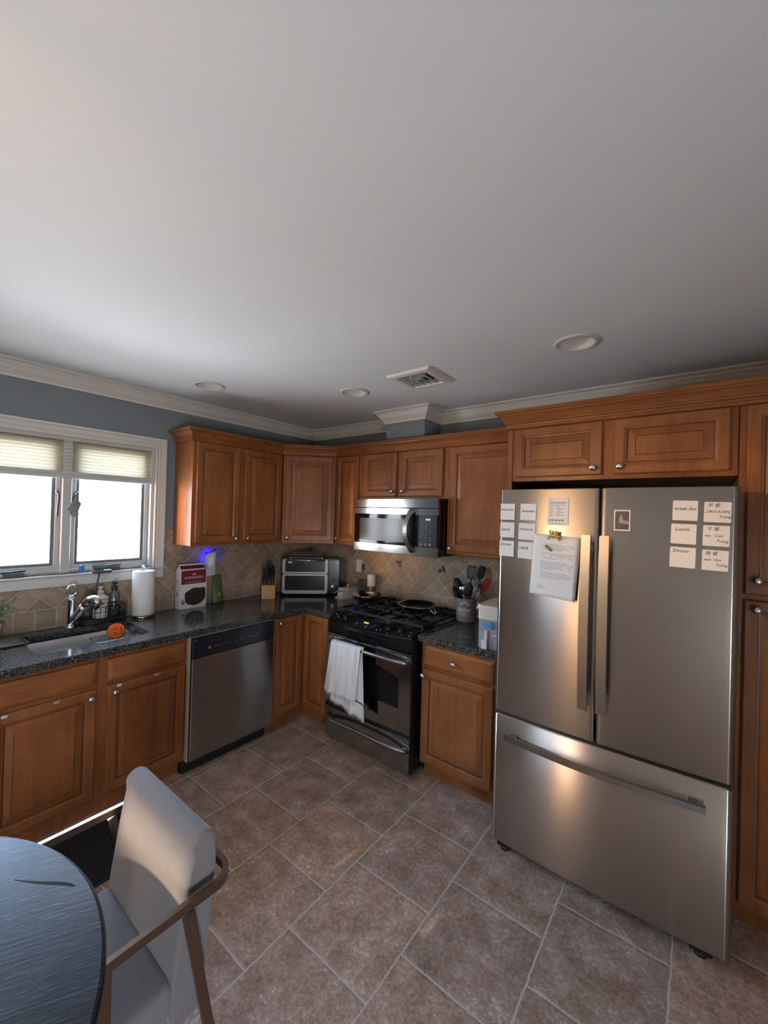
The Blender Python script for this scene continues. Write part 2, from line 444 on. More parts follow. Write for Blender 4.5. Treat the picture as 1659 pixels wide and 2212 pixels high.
def thing(name, label, cat, loc=(0, 0, 0), rz=0, group=None):
    o = bpy.data.objects.new(name, None); COL.objects.link(o)
    o.location = loc; o.rotation_euler = (0, 0, rz); o.empty_display_size = .05
    o['label'] = label; o['category'] = cat
    if group: o['group'] = group
    return o
def tag(o, label, cat, group=None):
    o['label'] = label; o['category'] = cat
    if group: o['group'] = group
    return o
def struct(o): o['kind'] = 'structure'; return o
def R_(a): return Matrix.Rotation(math.radians(a[1]), 3, a[0])
RZ = lambda d: Matrix.Rotation(math.radians(d), 4, 'Z')
def text(name, body, size, mat, parent, loc, rot=(PI / 2, 0, 0), align='LEFT', extrude=.0003, shear=0, xs=1, bold=0):
    cu = bpy.data.curves.new(name, 'FONT'); cu.body = body; cu.size = size; cu.extrude = extrude
    cu.align_x = align; cu.shear = shear; cu.offset = bold; cu.resolution_u = 3
    tmp = bpy.data.objects.new(name + '_tmp', cu); COL.objects.link(tmp)
    bpy.context.view_layer.update()
    dg = bpy.context.evaluated_depsgraph_get()
    me = bpy.data.meshes.new_from_object(tmp.evaluated_get(dg)); me.name = name
    COL.objects.unlink(tmp); bpy.data.objects.remove(tmp); bpy.data.curves.remove(cu)
    me.materials.clear(); me.materials.append(M[mat])
    o = bpy.data.objects.new(name, me); COL.objects.link(o)
    o.parent = parent; o.location = loc; o.rotation_euler = rot; o.scale = (xs, 1, 1)
    return o

def arc(c, r, a0, a1, n=8):
    return [(c[0] + r * math.cos(math.radians(a0 + (a1 - a0) * i / n)), c[1] + r * math.sin(math.radians(a0 + (a1 - a0) * i / n))) for i in range(n + 1)]
def rrect(x0, y0, x1, y1, r, n=5):
    return arc((x1 - r, y1 - r), r, 0, 90, n) + arc((x0 + r, y1 - r), r, 90, 180, n) + arc((x0 + r, y0 + r), r, 180, 270, n) + arc((x1 - r, y0 + r), r, 270, 360, n)
def circle(c, r, n=40): return [(c[0] + r * math.cos(2 * PI * i / n), c[1] + r * math.sin(2 * PI * i / n)) for i in range(n)]

# ------------------------------------------------------------------ camera (solved from the photograph)
cam_d = bpy.data.cameras.new('camera'); cam = bpy.data.objects.new('camera', cam_d); COL.objects.link(cam); sc.camera = cam
cam_d.sensor_fit = 'HORIZONTAL'; cam_d.sensor_width = 36; cam_d.lens = 877.97 * 36 / 1659; cam_d.clip_start = .02
Fv = Vector((-.61321, .78989, .006847)); Rv = Vector((.789707, .612821, .028515)); Uv = Vector((-.018327, -.022893, .99957))
cam.matrix_world = Matrix(((Rv.x, Uv.x, -Fv.x, 3.11216), (Rv.y, Uv.y, -Fv.y, -2.82165), (Rv.z, Uv.z, -Fv.z, 1.63951), (0, 0, 0, 1)))

# ------------------------------------------------------------------ room shell
H = 2.4615; XR = 4.45; YF = -4.0
CT = .8965           # countertop height
cans = [(2.647, -.808), (1.257, -.795), (.535, -1.428)]
VENT = (1.632, -.935, 1.925, -.645)
struct(MB().box((-.12, YF - .12, -.1), (XR + .12, .12, 0)).build('floor', 'floor'))
ce = MB().plate([(-.12, YF - .12), (XR + .12, YF - .12), (XR + .12, .12), (-.12, .12)],
                [circle(c, .079) for c in cans] + [[(VENT[0] + .03, VENT[1] + .03), (VENT[2] - .03, VENT[1] + .03), (VENT[2] - .03, VENT[3] - .03), (VENT[0] + .03, VENT[3] - .03)]], H, H + .05)
ce.box((-.12, YF - .12, H + .2), (XR + .12, .12, H + .25))
struct(ce.build('ceiling', 'ceiling'))
WY0, WY1, WZ0, WZ1 = -2.54, -1.525, 1.215, 2.07
struct(MB().plate([(YF, 0), (.12, 0), (.12, H), (YF, H)], [[(WY0, WZ0), (WY1, WZ0), (WY1, WZ1), (WY0, WZ1)]], -.12, 0, 'yz').build('wall_left', 'wall'))
struct(MB().box((0, 0, 0), (XR, .12, H)).build('wall_back', 'wall'))
# far walls behind the camera, pierced by unseen openings placed for their daylight
SL = (1.84, .15, 2.02, 1.84)     # narrow unseen opening, added to give the golden streak on the refrigerator
FW = (1.36, 1.86, 1.80, 2.09)      # unseen opening, sized so the sun reaches only the chair back
struct(MB().plate([(-.12, 0), (XR + .12, 0), (XR + .12, H), (-.12, H)], [[(FW[0], FW[1]), (FW[2], FW[1]), (FW[2], FW[3]), (FW[0], FW[3])], [(SL[0], SL[1]), (SL[2], SL[1]), (SL[2], SL[3]), (SL[0], SL[3])]], YF - .12, YF, 'xz').build('wall_front', 'farwall'))
RW = (-3.78, .42, -3.20, 1.18)  # unseen opening added as daylight fill for the ceiling
struct(MB().plate([(YF, 0), (.12, 0), (.12, H), (YF, H)], [[(RW[0], RW[1]), (RW[2], RW[1]), (RW[2], RW[3]), (RW[0], RW[3])]], XR, XR + .12, 'yz').build('wall_right', 'farwall'))
struct(MB().box((-.80, -4.6, H - .02), (-.121, .4, H + .12)).build('added_sun_blocker', 'trim'))  # unseen overhang added to keep sun out of the sink window

# soffit chase and crown moulding
SX0, SX1, SY = 1.108, 1.47, -.24
struct(MB().box((SX0, SY, 2.15), (SX1, -.002, H - .001)).build('wall_soffit', 'wall'))
CP = .08; CD = .095
crown = [(0, H - CD), (.012, H - CD), (.014, H - CD + .012), (.022, H - CD + .020), (.040, H - CD + .040), (.052, H - CD + .062), (.058, H - CD + .066),
         (.060, H - CD + .074), (.072, H - CD + .080), (CP, H - CD + .084), (CP, H - .0005), (0, H - .0005)]
crown = [(o, z) for o, z in crown]
path = [(0, YF), (0, 0), (SX0, 0), (SX0, SY), (SX1, SY), (SX1, 0), (XR, 0)]
struct(MB().sweep(path, crown, side=-1).build('trim_1', 'trim'))

# backsplash tile courses and caulk line
struct(MB().box((0, -1.448, CT), (.010, -.011, 1.48)).box((0, -3.3, CT), (.010, -1.4485, 1.138)).build('trim_2', 'splash_left'))
struct(MB().box((.0105, -.010, CT), (2.26, 0, 1.42)).build('trim_3', 'splash_back'))
struct(MB().box((.010, -3.3, CT + .0005), (.015, -.012, CT + .006)).box((.015, -.015, CT + .0005), (.965, -.0102, CT + .006)).box((1.735, -.015, CT + .0005), (2.255, -.0102, CT + .006)).build('trim_4', 'caulk'))
mz = MB()
for (cx, cz, cells) in ((1.107, 1.228, ((0, 1), (1, 1), (1, 0))), (1.52, 1.226, ((0, 0), (1, 1), (1.3, .2)))):
    for a, b in cells: mz.box((cx - .028 + a * .028, -.0135, cz - .028 + b * .028), (cx - .002 + a * .028, -.0098, cz - .002 + b * .028), .001)
struct(mz.build('trim_5', 'mosaic'))

# ------------------------------------------------------------------ window
def build_window():
    root = thing('window_1', 'white casement window', 'window'); del root['label']; del root['category']; struct(root)
    c = MB()   # casing: stepped boards round the opening
    def ring(y0, y1, z0, z1, w, x0, x1):
        c.box((x0, y0 - w, z1), (x1, y1 + w, z1 + w), .003); c.box((x0, y0 - w, z0), (x1, y0, z1), .003); c.box((x0, y1, z0), (x1, y1 + w, z1), .003)
    ring(WY0, WY1, WZ0 - .075, WZ1, .073, .0005, .014)
    ring(WY0 - .055, WY1 + .055, WZ0 - .075, WZ1 + .055, .018, .014, .026)
    ring(WY0, WY1, WZ0, WZ1, .012, .014, .020)
    ring(WY0 - .022, WY1 + .022, WZ0, WZ1 + .022, .010, .014, .019)
    c.build('window_casing', 'trim', root)
    a = MB().box((.0005, WY0 - .073, WZ0 - .075), (.018, WY1 + .073, WZ0 - .012), .004).box((-.118, WY0, WZ0 - .012), (.030, WY1, WZ0), .003)
    a.box((.0005, WY0 - .073, WZ0 - .0121), (.030, WY0, WZ0 - .0005), .003).box((.0005, WY1, WZ0 - .0121), (.030, WY1 + .073, WZ0 - .0005), .003)
    a.build('window_sill', 'trim', root)
    fr = MB()
    fr.box((-.12, WY0, WZ0), (-.001, WY0 + .02, WZ1)).box((-.12, WY1 - .02, WZ0), (-.001, WY1, WZ1)).box((-.12, WY0 + .02, WZ1 - .02), (-.001, WY1 - .02, WZ1))
    fr.box((-.12, -2.056, WZ0), (-.012, -2.006, WZ1 - .02), .004)
    fr.box((-.11, WY0 + .02, WZ0), (-.03, -2.056, WZ0 + .022)).box((-.11, -2.006, WZ0), (-.03, WY1 - .02, WZ0 + .022))
    fr.build('window_frame', 'sash', root)
    for (y0, y1) in ((WY0 + .022, -2.058), (-2.004, WY1 - .022)):
        sa = MB(); z0, z1 = WZ0 + .024, WZ1 - .022; w = .026
        sa.box((-.085, y0, z0), (-.035, y0 + w, z1), .003).box((-.085, y1 - w, z0), (-.035, y1, z1), .003)
        sa.box((-.085, y0 + w, z0), (-.035, y1 - w, z0 + w), .003).box((-.085, y0 + w, z1 - w), (-.035, y1 - w, z1), .003)
        so = sa.build('sash', 'sash', root)
        g = MB(); a0, a1, b0, b1 = y0 + w, y1 - w, z0 + w, z1 - w; t = .018
        g.box((-.080, a0, b0), (-.045, a0 + t, b1)).box((-.080, a1 - t, b0), (-.045, a1, b1)).box((-.080, a0 + t, b0), (-.045, a1 - t, b0 + t)).box((-.080, a0 + t, b1 - t), (-.045, a1 - t, b1))
        g.build('gasket', 'gasket', so)
        MB().box((-.066, a0 + t, b0 + t), (-.062, a1 - t, b1 - t)).build('pane', 'pane', so)
    # casement latch lever (left sash) and crank operators
    lv = MB().tube([(-.012, -2.078, 1.57), (-.008, -2.077, 1.64), (-.004, -2.074, 1.69), (.004, -2.078, 1.715), (.010, -2.090, 1.728)], [.006, .006, .006, .006, .008], 8)
    lv.build('latch', 'gray', root)
    for yc in (-2.28, -1.785):
        k = MB().box((-.030, yc - .035, WZ0 + .0005), (.012, yc + .055, WZ0 + .026), .008, seg=2)
        k.tube([(-.005, yc - .03, WZ0 + .026), (.0, yc - .05, WZ0 + .034), (-.004, yc + .05, WZ0 + .036)], .006, 8)
        k.sphere((-.004, yc + .055, WZ0 + .037), .008)
        k.build('crank', 'gray', root)
build_window()

# cellular shade
def build_shade():
    root = thing('cellular_shade', 'pleated cream cellular shade pulled a third down the window over the sink', 'window shade', (-.02, -2.03, 1.81))
    y0, y1 = WY0 + .021 + 2.03, WY1 - .021 + 2.03
    f = MB(); n = 9; zt = .238; zb = .046; vs = []; fs = []
    pts = []
    for i in range(n * 2 + 1):
        z = zt - (zt - zb) * i / (n * 2); pts.append((.012 if i % 2 else -0.010, z))
    back = [(-.016 + (.0 if i % 2 else .011), z) for i, (x, z) in enumerate(pts)]
    for ring_ in (pts,):
        o = len(vs)
        for x, z in ring_: vs += [(x, y0, z), (x, y1, z)]
        for i in range(len(ring_) - 1): fs.append((o + 2 * i, o + 2 * i + 1, o + 2 * i + 3, o + 2 * i + 2))
    f.add(vs, fs); f.build('pleated_fabric', 'blind', root, fixn=False)
    MB().box((-.016, y0, 0), (.014, y1, .026), .004).box((-.013, y0, .026), (.010, y1, .045), .002).build('bottom_rail', 'sash', root)
    MB().box((-.022, y0, .236), (.016, y1, .2585), .003).build('head_rail', 'sash', root)
build_shade()

# outside behind the camera: an unseen fence added to reflect golden light indoors
def build_bounce_fence():
    r = thing('added_bounce_fence', 'unseen honey coloured board fence added outdoors to reflect golden light', 'fence', (1.2, -5.4, -.4))
    for k in range(24): MB().box((-2.4 + k * .2, 0, 0), (-2.4 + k * .2 + .19, .022, 2.45), .004).build('board', 'bounce_boards', r)
    for z in (.4, 2.0): MB().box((-2.4, -.05, z), (2.4, -.001, z + .09)).build('rail', 'bounce_boards', r)
build_bounce_fence()
# outside the window: a loose shrub
def build_shrub():
    random.seed(3)
    root = thing('shrub', 'sparse leafy shrub outside the left window pane', 'shrub', (-2.6, -2.75, -.4))
    st = MB(); lf = MB()
    for k in range(16):
        a = random.uniform(0, 2 * PI); r = random.uniform(.1, .5); h = random.uniform(1.2, 1.95)
        p = [(0, 0, 0), (r * .4 * math.cos(a), r * .4 * math.sin(a), h * .5), (r * math.cos(a), r * math.sin(a), h)]
        st.tube(p, [.012, .008, .004], 5)
        for j in range(26):
            t = random.uniform(.45, 1); c = Vector(p[1]).lerp(Vector(p[2]), (t - .4) / .6) + Vector([random.uniform(-.1, .1) for _ in range(3)])
            d1 = Vector([random.uniform(-1, 1) for _ in range(3)]).normalized(); d2 = d1.orthogonal().normalized()
            lf.add([c - d1 * .035, c + d2 * .014, c + d1 * .035, c - d2 * .014], [(0, 1, 2, 3)])
    st.build('stem', 'bush', root); lf.build('foliage', 'bush', root, fixn=False)
build_shrub()

# ------------------------------------------------------------------ cabinets
def rect_profile(x0, z0, x1, z1, prof, glaze=()):
    """nested rectangles (inset, y) -> raised panel front facing -y"""
    vs = []; fs = []; mi = []
    for ins, y in prof:
        vs += [(x0 + ins, y, z0 + ins), (x1 - ins, y, z0 + ins), (x1 - ins, y, z1 - ins), (x0 + ins, y, z1 - ins)]
    for i in range(len(prof) - 1):
        for k in range(4):
            fs.append((i * 4 + k, i * 4 + (k + 1) % 4, i * 4 + 4 + (k + 1) % 4, i * 4 + 4 + k)); mi.append(1 if i in glaze else 0)
    fs.append((0, 1, 2, 3)); mi.append(0)
    n = (len(prof) - 1) * 4; fs.append((n + 3, n + 2, n + 1, n)); mi.append(0)
    return vs, fs, mi
def front(root, x0, z0, x1, z1, kind='door', name=None, fw=.052):
    m = MB(); T = .02
    if kind == 'door':
        prof = [(0, T), (0, .005), (.005, 0), (fw - .012, 0), (fw - .006, .0035), (fw - .001, .004), (fw + .001, .009), (fw + .006, .0095), (fw + .034, .003), (fw + .036, .0045), (fw + .038, .0025)]
        gl = (5, 6, 8)
    else:
        prof = [(0, T), (0, .009), (.004, .006), (.013, 0.0015), (.018, 0)]; gl = ()
    vs, fs, mi = rect_profile(x0, z0, x1, z1, prof, gl)
    for f, k in zip(fs, mi): m.f.append(f); m.mi.append(k); m.sm.append(False)
    m.v = vs
    return m.build(name or ('door' if kind == 'door' else 'drawer'), ['wood' if kind == 'door' else 'woodx', 'glaze'], root)
def knob(parent, x, z):
    m = MB().lathe([(.0085, 0), (.008, .003), (.0055, .007), (.0055, .012), (.012, .017), (.0155, .022), (.0155, .026), (.012, .030), (.005, .032), (0, .0325)], n=20, mat=Matrix.Rotation(PI / 2, 3, 'X'), origin=(x, 0, z))
    return m.build('knob', 'nickel', parent)
def carcass(root, w, d, z0, z1, toe=0, name='body', hollow=False):
    """box with face frame plane at y=.0205, behind the door fronts"""
    if hollow:
        m = MB().plate([(0, z0), (w, z0), (w, z1), (0, z1)], [[(.03, z0 + .03), (w / 2 - .03, z0 + .03), (w / 2 - .03, .60), (.03, .60)], [(w / 2 + .035, z0 + .03), (w - .03, z0 + .03), (w - .03, .60), (w / 2 + .035, .60)]], .0205, .042, 'xz')
        m.box((0, .042, z0), (.018, d, z1)).box((w - .018, .042, z0), (w, d, z1)).box((.018, .042, z0), (w - .018, d, z0 + .018)).box((.018, d - .01, z0 + .018), (w - .018, d, z1))
    else: m = MB().box((0, .0205, z0), (w, d, z1), .002)
    if toe: m.box((.0, .085, .0), (w, d, z0 + .002))
    return m.build(name, 'wood', root)
WIN = PI / 2      # rotation of units that stand against the window wall (their fronts face +x)

# sink base, with two tilt-out fronts and two doors
BX = .661
ZB = .8555
def unit(label, name, loc, rz, w, d, z0, z1, toe=0, cat='cabinet', group=None, hollow=False):
    r = thing(name, label, cat, loc, rz, group); carcass(r, w, d, z0, z1, toe, hollow=hollow); return r
su = unit('wide wooden sink base cabinet with two doors below two false drawer fronts', 'sink_base_cabinet', (BX, -2.48, 0), WIN, .905, .64, .10, ZB, 1, hollow=True)
for (a, b, kx) in ((.025, .432, .405), (.483, .893, .513)):
    front(su, a, .712, b, .832, 'drawer', 'false_drawer_front')
    d = front(su, a, .125, b, .690); knob(d, kx, .655)
    l = MB().box((a + .04, -.006, .676), (a + .062, -.0003, .690), .002); l.build('child_latch', 'white', d)
    l = MB().box((b - .18, -.006, .676), (b - .155, -.0003, .690), .002)
    l.build('child_latch', 'tan', d)
ob = unit('wooden base cabinet left of the sink base, mostly cut off by the photo edge', 'base_cabinet', (BX, -3.30, 0), WIN, .818, .64, .10, ZB, 1)
front(ob, .02, .712, .798, .832, 'drawer'); d = front(ob, .02, .125, .40, .690); knob(d, .37, .655); d = front(ob, .42, .125, .798, .690); knob(d, .45, .655)

# corner base: two fronts meeting at the inside corner
def corner_base():
    r = thing('corner_base_cabinet', 'wooden corner base cabinet with two narrow doors meeting between dishwasher and range', 'cabinet', (0, 0, 0))
    p = [(.003, -.003), (.003, -.960), (BX - .0205, -.960), (BX - .0205, -.658 + .0205), (.962, -.658 + .0205), (.962, -.003)]
    m = MB().prism(p, .10, ZB); q = [(.003, -.003), (.003, -.960), (.58, -.960), (.58, -.58), (.962, -.58), (.962, -.003)]
    m.prism(q, 0, .101); m.build('body', 'wood', r)
    e = front(r, 0, .125, .243, .845); e.matrix_local = Matrix.Translation((BX, -.914, 0)) @ RZ(90); knob(e, .022, .812)
    front(r, .668, .125, .925, .845).location = (0, -.658, 0)
corner_base()
rb = unit('wooden base cabinet with one drawer over one door, between range and refrigerator', 'base_cabinet', (1.751, -.658, 0), 0, .502, .648, .10, ZB, 1)
d = front(rb, .014, .712, .478, .838, 'drawer'); knob(d, .239, .772)
d = front(rb, .014, .125, .478, .692); knob(d, .034, .655)

# wall cabinets
UB, UT = 1.377, 2.130
wu = unit('two-door wooden wall cabinet beside the window, its side panel facing the sink', 'wall_cabinet', (.297, -1.388, 0), WIN, .777, .286, UB, UT)
d = front(wu, .023, UB + .022, .362, 2.126); knob(d, .337, 1.425)
d = front(wu, .414, UB + .022, .762, 2.126); knob(d, .440, 1.425)
def diag():
    r = thing('corner_wall_cabinet', 'diagonal corner wall cabinet with one tall door above the toaster oven', 'cabinet', (.297, -.611, 0), math.radians(45.65))
    inv = Matrix.Rotation(-math.radians(45.65), 3, 'Z')
    P = []
    off = Vector((math.sin(math.radians(45.65)), -math.cos(math.radians(45.65)), 0)) * -.0205
    for x, y in ((.012, -.6095), (.277, -.6095), (.6025, -.277), (.6025, -.012), (.012, -.012)):
        v = inv @ (Vector((x, y, 0)) - Vector((.297, -.611, 0))); P.append((v.x, v.y))
    W = .4391
    P[1] = (.002, .0205); P[2] = (W - .002, .0205)
    MB().prism(P, UB, UT).build('body', 'wood', r)
    d = front(r, .018, UB + .02, W - .018, 2.124); knob(d, .045, 1.422)
diag()
nu = unit('narrow one-door wall cabinet between the corner cabinet and the microwave', 'wall_cabinet', (.605, -.297, 0), 0, .285, .286, UB, UT)
d = front(nu, .021, UB + .022, .262, 2.124, fw=.045); knob(d, .045, 1.425)
mu = unit('short two-door wall cabinet directly above the microwave', 'wall_cabinet', (.891, -.297, 0), 0, .812, .286, 1.7635, UT)
d = front(mu, .030, 1.783, .371, 2.126); knob(d, .341, 1.822)
d = front(mu, .409, 1.783, .775, 2.126); knob(d, .438, 1.822)
ru = unit('tall one-door wall cabinet between the microwave and the refrigerator', 'wall_cabinet', (1.704, -.297, 0), 0, .554, .286, UB, UT)
d = front(ru, .022, UB + .022, .53, 2.126); knob(d, .040, 1.42)
# cabinet over the fridge, end panel, pantry
FY = -.632
fu = unit('wide two-door cabinet above the stainless refrigerator', 'wall_cabinet', (2.2905, FY, 0), 0, .9435, .62, 1.842, UT)
d = front(fu, .016, 1.864, .444, 2.126); knob(d, .408, 1.899)
d = front(fu, .494, 1.864, .918, 2.126); knob(d, .522, 1.899)
tag(MB().box((2.261, FY + .0205, 0), (2.288, -.012, UT), .002).build('end_panel', 'wood'), 'tall narrow wooden end panel at the left side of the refrigerator', 'panel')
pa = unit('tall wooden pantry cabinet right of the refrigerator at the photo edge', 'pantry_cabinet', (3.2365, FY, 0), 0, .62, .62, .10, UT, 1)
d = front(pa, .024, 1.362, .60, 2.126); knob(d, .062, 1.42)
d = front(pa, .024, .125, .60, 1.338); knob(d, .062, 1.306)
# crown on the cabinets
def cab_crown(z0, top):
    h = top - z0
    return [(0, z0), (.010, z0), (.016, z0 + .06 * h), (.016, z0 + .12 * h), (.009, z0 + .17 * h), (.010, z0 + .26 * h), (.019, z0 + .31 * h), (.021, z0 + .37 * h), (.018, z0 + .41 * h),
            (.024, z0 + .52 * h), (.034, z0 + .65 * h), (.046, z0 + .74 * h), (.047, z0 + .79 * h), (.055, z0 + .82 * h), (.060, z0 + .90 * h), (.058, top), (0, top)]
p1 = [(.012, -1.388), (.277, -1.388), (.277, -.6095), (.6025, -.277), (2.259, -.277)]
tag(MB().sweep(p1, cab_crown(2.1305, 2.215), side=-1).build('cabinet_crown', 'woodx'), 'stepped wooden crown moulding along the lower wall cabinets', 'moulding')
p2 = [(2.2605, -.337), (2.2605, FY + .0205), (3.857, FY + .0205), (3.857, -.012)]
tag(MB().sweep(p2, cab_crown(2.1305, 2.228), side=-1).build('cabinet_crown', 'woodx'), 'wooden crown moulding above refrigerator cabinet and pantry', 'moulding')

# ------------------------------------------------------------------ countertops and sink
SK = (.131, -2.27, .540, -1.737)
c1 = MB().plate([(.0105, -3.3), (.672, -3.3), (.672, -.664), (.966, -.664), (.966, -.0105), (.0105, -.0105)], [rrect(SK[0], SK[1], SK[2], SK[3], .05)], ZB + .001, CT)
tag(c1.build('countertop', 'granite'), 'long L-shaped dark granite countertop with the sink cut-out', 'countertop')
c2 = MB().plate([(1.734, -.664), (2.258, -.664), (2.258, -.0105), (1.734, -.0105)], [], ZB + .001, CT)
tag(c2.build('countertop', 'granite'), 'short dark granite countertop between range and refrigerator', 'countertop')
def sink():
    r = thing('sink', 'undermount stainless steel sink set in the granite under the window', 'sink', (.335, -2.003, .66))
    m = MB(); prof = [(.012, .195), (.010, .195), (-.002, .188), (-.010, .10), (-.022, .025), (-.05, .006), (-.12, 0)]
    loops = []
    for o, z in prof:
        lp = rrect(SK[0] - .335 - o, SK[1] + 2.003 - o, SK[2] - .335 + o, SK[3] + 2.003 + o, max(.05 + o * .6, .012)); loops.append([(x, y, z) for x, y in lp])
    n = len(loops[0]); vs = [p for l in loops for p in l]
    fs = [(i * n + k, i * n + (k + 1) % n, (i + 1) * n + (k + 1) % n, (i + 1) * n + k) for i in range(len(loops) - 1) for k in range(n)]
    fs.append(tuple((len(loops) - 1) * n + k for k in range(n)))
    m.add(vs, fs, 0, True); o = m.build('basin', 'sinksteel', r)
    so = o.modifiers.new('thickness', 'SOLIDIFY'); so.thickness = .002; so.offset = -1
    MB().lathe([(.045, .0022), (.045, .004), (.036, .005), (.030, .001), (0, .001)], (0, -.05, 0)).build('drain', 'chrome', r)
sink()

# ------------------------------------------------------------------ dishwasher
def dishwasher():
    r = thing('dishwasher', 'stainless dishwasher with a black control strip, right of the sink base', 'dishwasher', (.70, -1.5715, 0), WIN)
    w = .607
    MB().box((.004, .046, .10), (w - .004, .65, .853)).build('body', 'darkgap', r)
    MB().box((.006, .002, .105), (w - .004, .045, .727), .004, seg=2).build('door', 'steel_dw', r)
    p = MB().box((.006, 0, .730), (w - .004, .045, .8555), .004, seg=2)
    p.box((w * .46, -.004, .8425), (w * .56, .01, .8553), .003)
    po = p.build('control_panel', 'navy', r)
    b = MB()
    for i in range(12):
        x = .15 + i * .027 + (.02 if i > 5 else 0)
        MB().box((x, -.0008, .776 + (i % 3) * .001), (x + .012, .0004, .780), 0).build('button', 'print', po)
    MB().box((.445, -.0008, .795), (.475, .0004, .797)).build('status_line', 'print', po); MB().lathe([(.009, 0), (.009, .0008)], (.115, .0001, .776), 16, mat=Matrix.Rotation(PI / 2, 3, 'X')).build('button', 'print', po)
    MB().lathe([(.004, 0), (.004, .0012)], (.022, .0001, .838), 12, mat=Matrix.Rotation(PI / 2, 3, 'X')).build('indicator', 'print', po)
    MB().box((.0, .085, .0), (w, .12, .102)).build('toe_kick', 'blackp', r)
    MB().box((-.004, .018, .10), (.0035, .060, .8555), .001).box((.0035, .012, .8558), (w - .01, .05, .8563)).build('edge_strip', 'tan', r)
dishwasher()

# ------------------------------------------------------------------ range
RX0, RX1 = .970, 1.729
def kitchen_range():
    W = RX1 - RX0
    r = thing('gas_range', 'slide-in gas range with black cooktop and stainless oven door', 'range', (RX0, -.70, 0))
    m = MB().box((0, .030, .035), (W, .67, .872))
    m.box((.03, .06, 0), (.07, .10, .036)).box((W - .07, .06, 0), (W - .03, .10, .036)).box((.03, .55, 0), (.07, .59, .036)).box((W - .07, .55, 0), (W - .03, .59, .036))
    m.box((W - .013, -.005, .035), (W, .031, .868)); m.box((0, .012, .035), (.012, .031, .868))
    m.build('body', 'black', r)
    MB().prism(rrect(-.002, .08, W + .004, .685, .02), .872, .903).build('cooktop', 'black', r)
    # bowed control panel: slopes from the cooktop to a curved front lip
    n = 16; vs = []; fs = []; prof_n = 7
    for i in range(n + 1):
        t = i / n; x = t * (W - .028) + .008; bow = -.058 * (1 - (2 * t - 1) ** 2)
        yf = .004 + bow
        pr = [(.100, .9035), (.080, .9035), (yf + .012, .872), (yf, .862), (yf + .002, .848), (yf * .45 + .010, .790), (yf * .3 + .012, .778), (.100, .778)]
        for y, z in pr: vs.append((x, y, z))
    k = 8
    for i in range(n):
        for j in range(k):
            fs.append((i * k + j, (i + 1) * k + j, (i + 1) * k + (j + 1) % k, i * k + (j + 1) % k))
    fs.append(tuple(range(k))); fs.append(tuple(n * k + j for j in range(k - 1, -1, -1)))
    cp = MB().add(vs, fs, 0, False).build('control_panel', 'black', r)
    # slope of the panel surface in the middle, for the buttons and knobs
    def on(x, s):
        t = (x - .008) / (W - .028); bow = -.058 * (1 - (2 * t - 1) ** 2); yf = .004 + bow
        y0, z0, y1, z1 = .080, .9035, yf + .012, .872
        ang = math.atan2(z0 - z1, y0 - y1)
        return Vector((x, y0 + (y1 - y0) * s, z0 + (z1 - z0) * s)), ang
    for x in (.075, .155, W - .22, W - .13):
        p, a = on(x, .48); Rm = Matrix.Rotation(a, 3, 'X')
        kb = MB().lathe([(.021, 0), (.021, .006), (.016, .009), (.015, .024), (.012, .027), (0, .027)], p, 24, mat=Rm)
        for q in ((-.004, -.017, .020), ): kb.box((q[0], q[1], .018), (q[0] + .008, .017, .034), .002, mat=Matrix.Translation(p) @ Rm.to_4x4())
        kb.build('burner_knob', 'black', r)
    b = MB()
    for x, s, rad in ((.045, .78, .003), (.07, .85, .003), (.24, .5, .003), (.25, .66, .004), (.26, .45, .003), (.272, .56, .003), (.235, .62, .003), (.286, .68, .009), (.375, .72, .009), (.425, .42, .004), (.438, .34, .003), (.42, .58, .004), (.445, .56, .003), (.452, .40, .003),
                      (.49, .66, .005), (.472, .80, .007), (.50, .80, .004), (.53, .78, .003), (W - .10, .85, .005), (W - .05, .80, .006), (W - .055, .42, .005), (W - .20, .88, .004), (.14, .8, .003)):
        p, a = on(x, s); MB().lathe([(rad, .0004), (rad, .0012)], p, 14, mat=Matrix.Rotation(a, 3, 'X')).build('button', 'print', cp)
    p, a = on(.345, .45); Rm = Matrix.Translation(p) @ Matrix.Rotation(a, 4, 'X')
    dd = MB()
    for i, seg_ in enumerate((((0, 0, .002, .016), (.008, 0, .010, .016), (.0, .014, .010, .016)), ((.013, 0, .015, .016), (.021, 0, .023, .016), (.013, .0, .023, .002)), ((.028, 0, .030, .016), (.036, 0, .038, .016), (.028, .007, .038, .009)))):
        for (x0, y0, x1, y1) in seg_: dd.box((x0 - .02, y0, .0004), (x1 - .02, y1, .0012), mat=Rm)
    dd.build('clock_display', 'green_led', cp)
    p, a = on(.335, .5)
    MB().box((-.10, -.052, .0001), (.105, .045, .0004), mat=Matrix.Translation(p) @ Matrix.Rotation(a, 4, 'X')).build('display_window', 'navy', cp)
    # oven door
    DW = W - .014
    wx0, wx1 = .095, .652
    lp = [(wx0, .412), (wx1, .412), (wx1, .600)] + [(wx1 - (wx1 - wx0) * t, .600 + .055 * math.sin(PI * t)) for t in [i / 12 for i in range(1, 12)]] + [(wx0, .600)]
    d = MB().plate([(.002, .268), (DW, .268), (DW, .772), (.002, .772)], [lp, [(.012, .752), (DW - .008, .752), (DW - .008, .763), (.012, .763)]], 0, .028, 'xz')
    do = d.build('oven_door', 'steel_mw', r)
    MB().prism(lp, .006, .014, 'xz').build('oven_window', 'black', do)
    v = MB().box((.010, .012, .750), (DW - .006, .016, .765)); v.build('vent_slot', 'blackp', do)
    for t in (.22, .4, .58, .77): MB().box((DW * t, .001, .752), (DW * t + .006, .012, .763)).build('vent_divider', 'steel_mw', do)
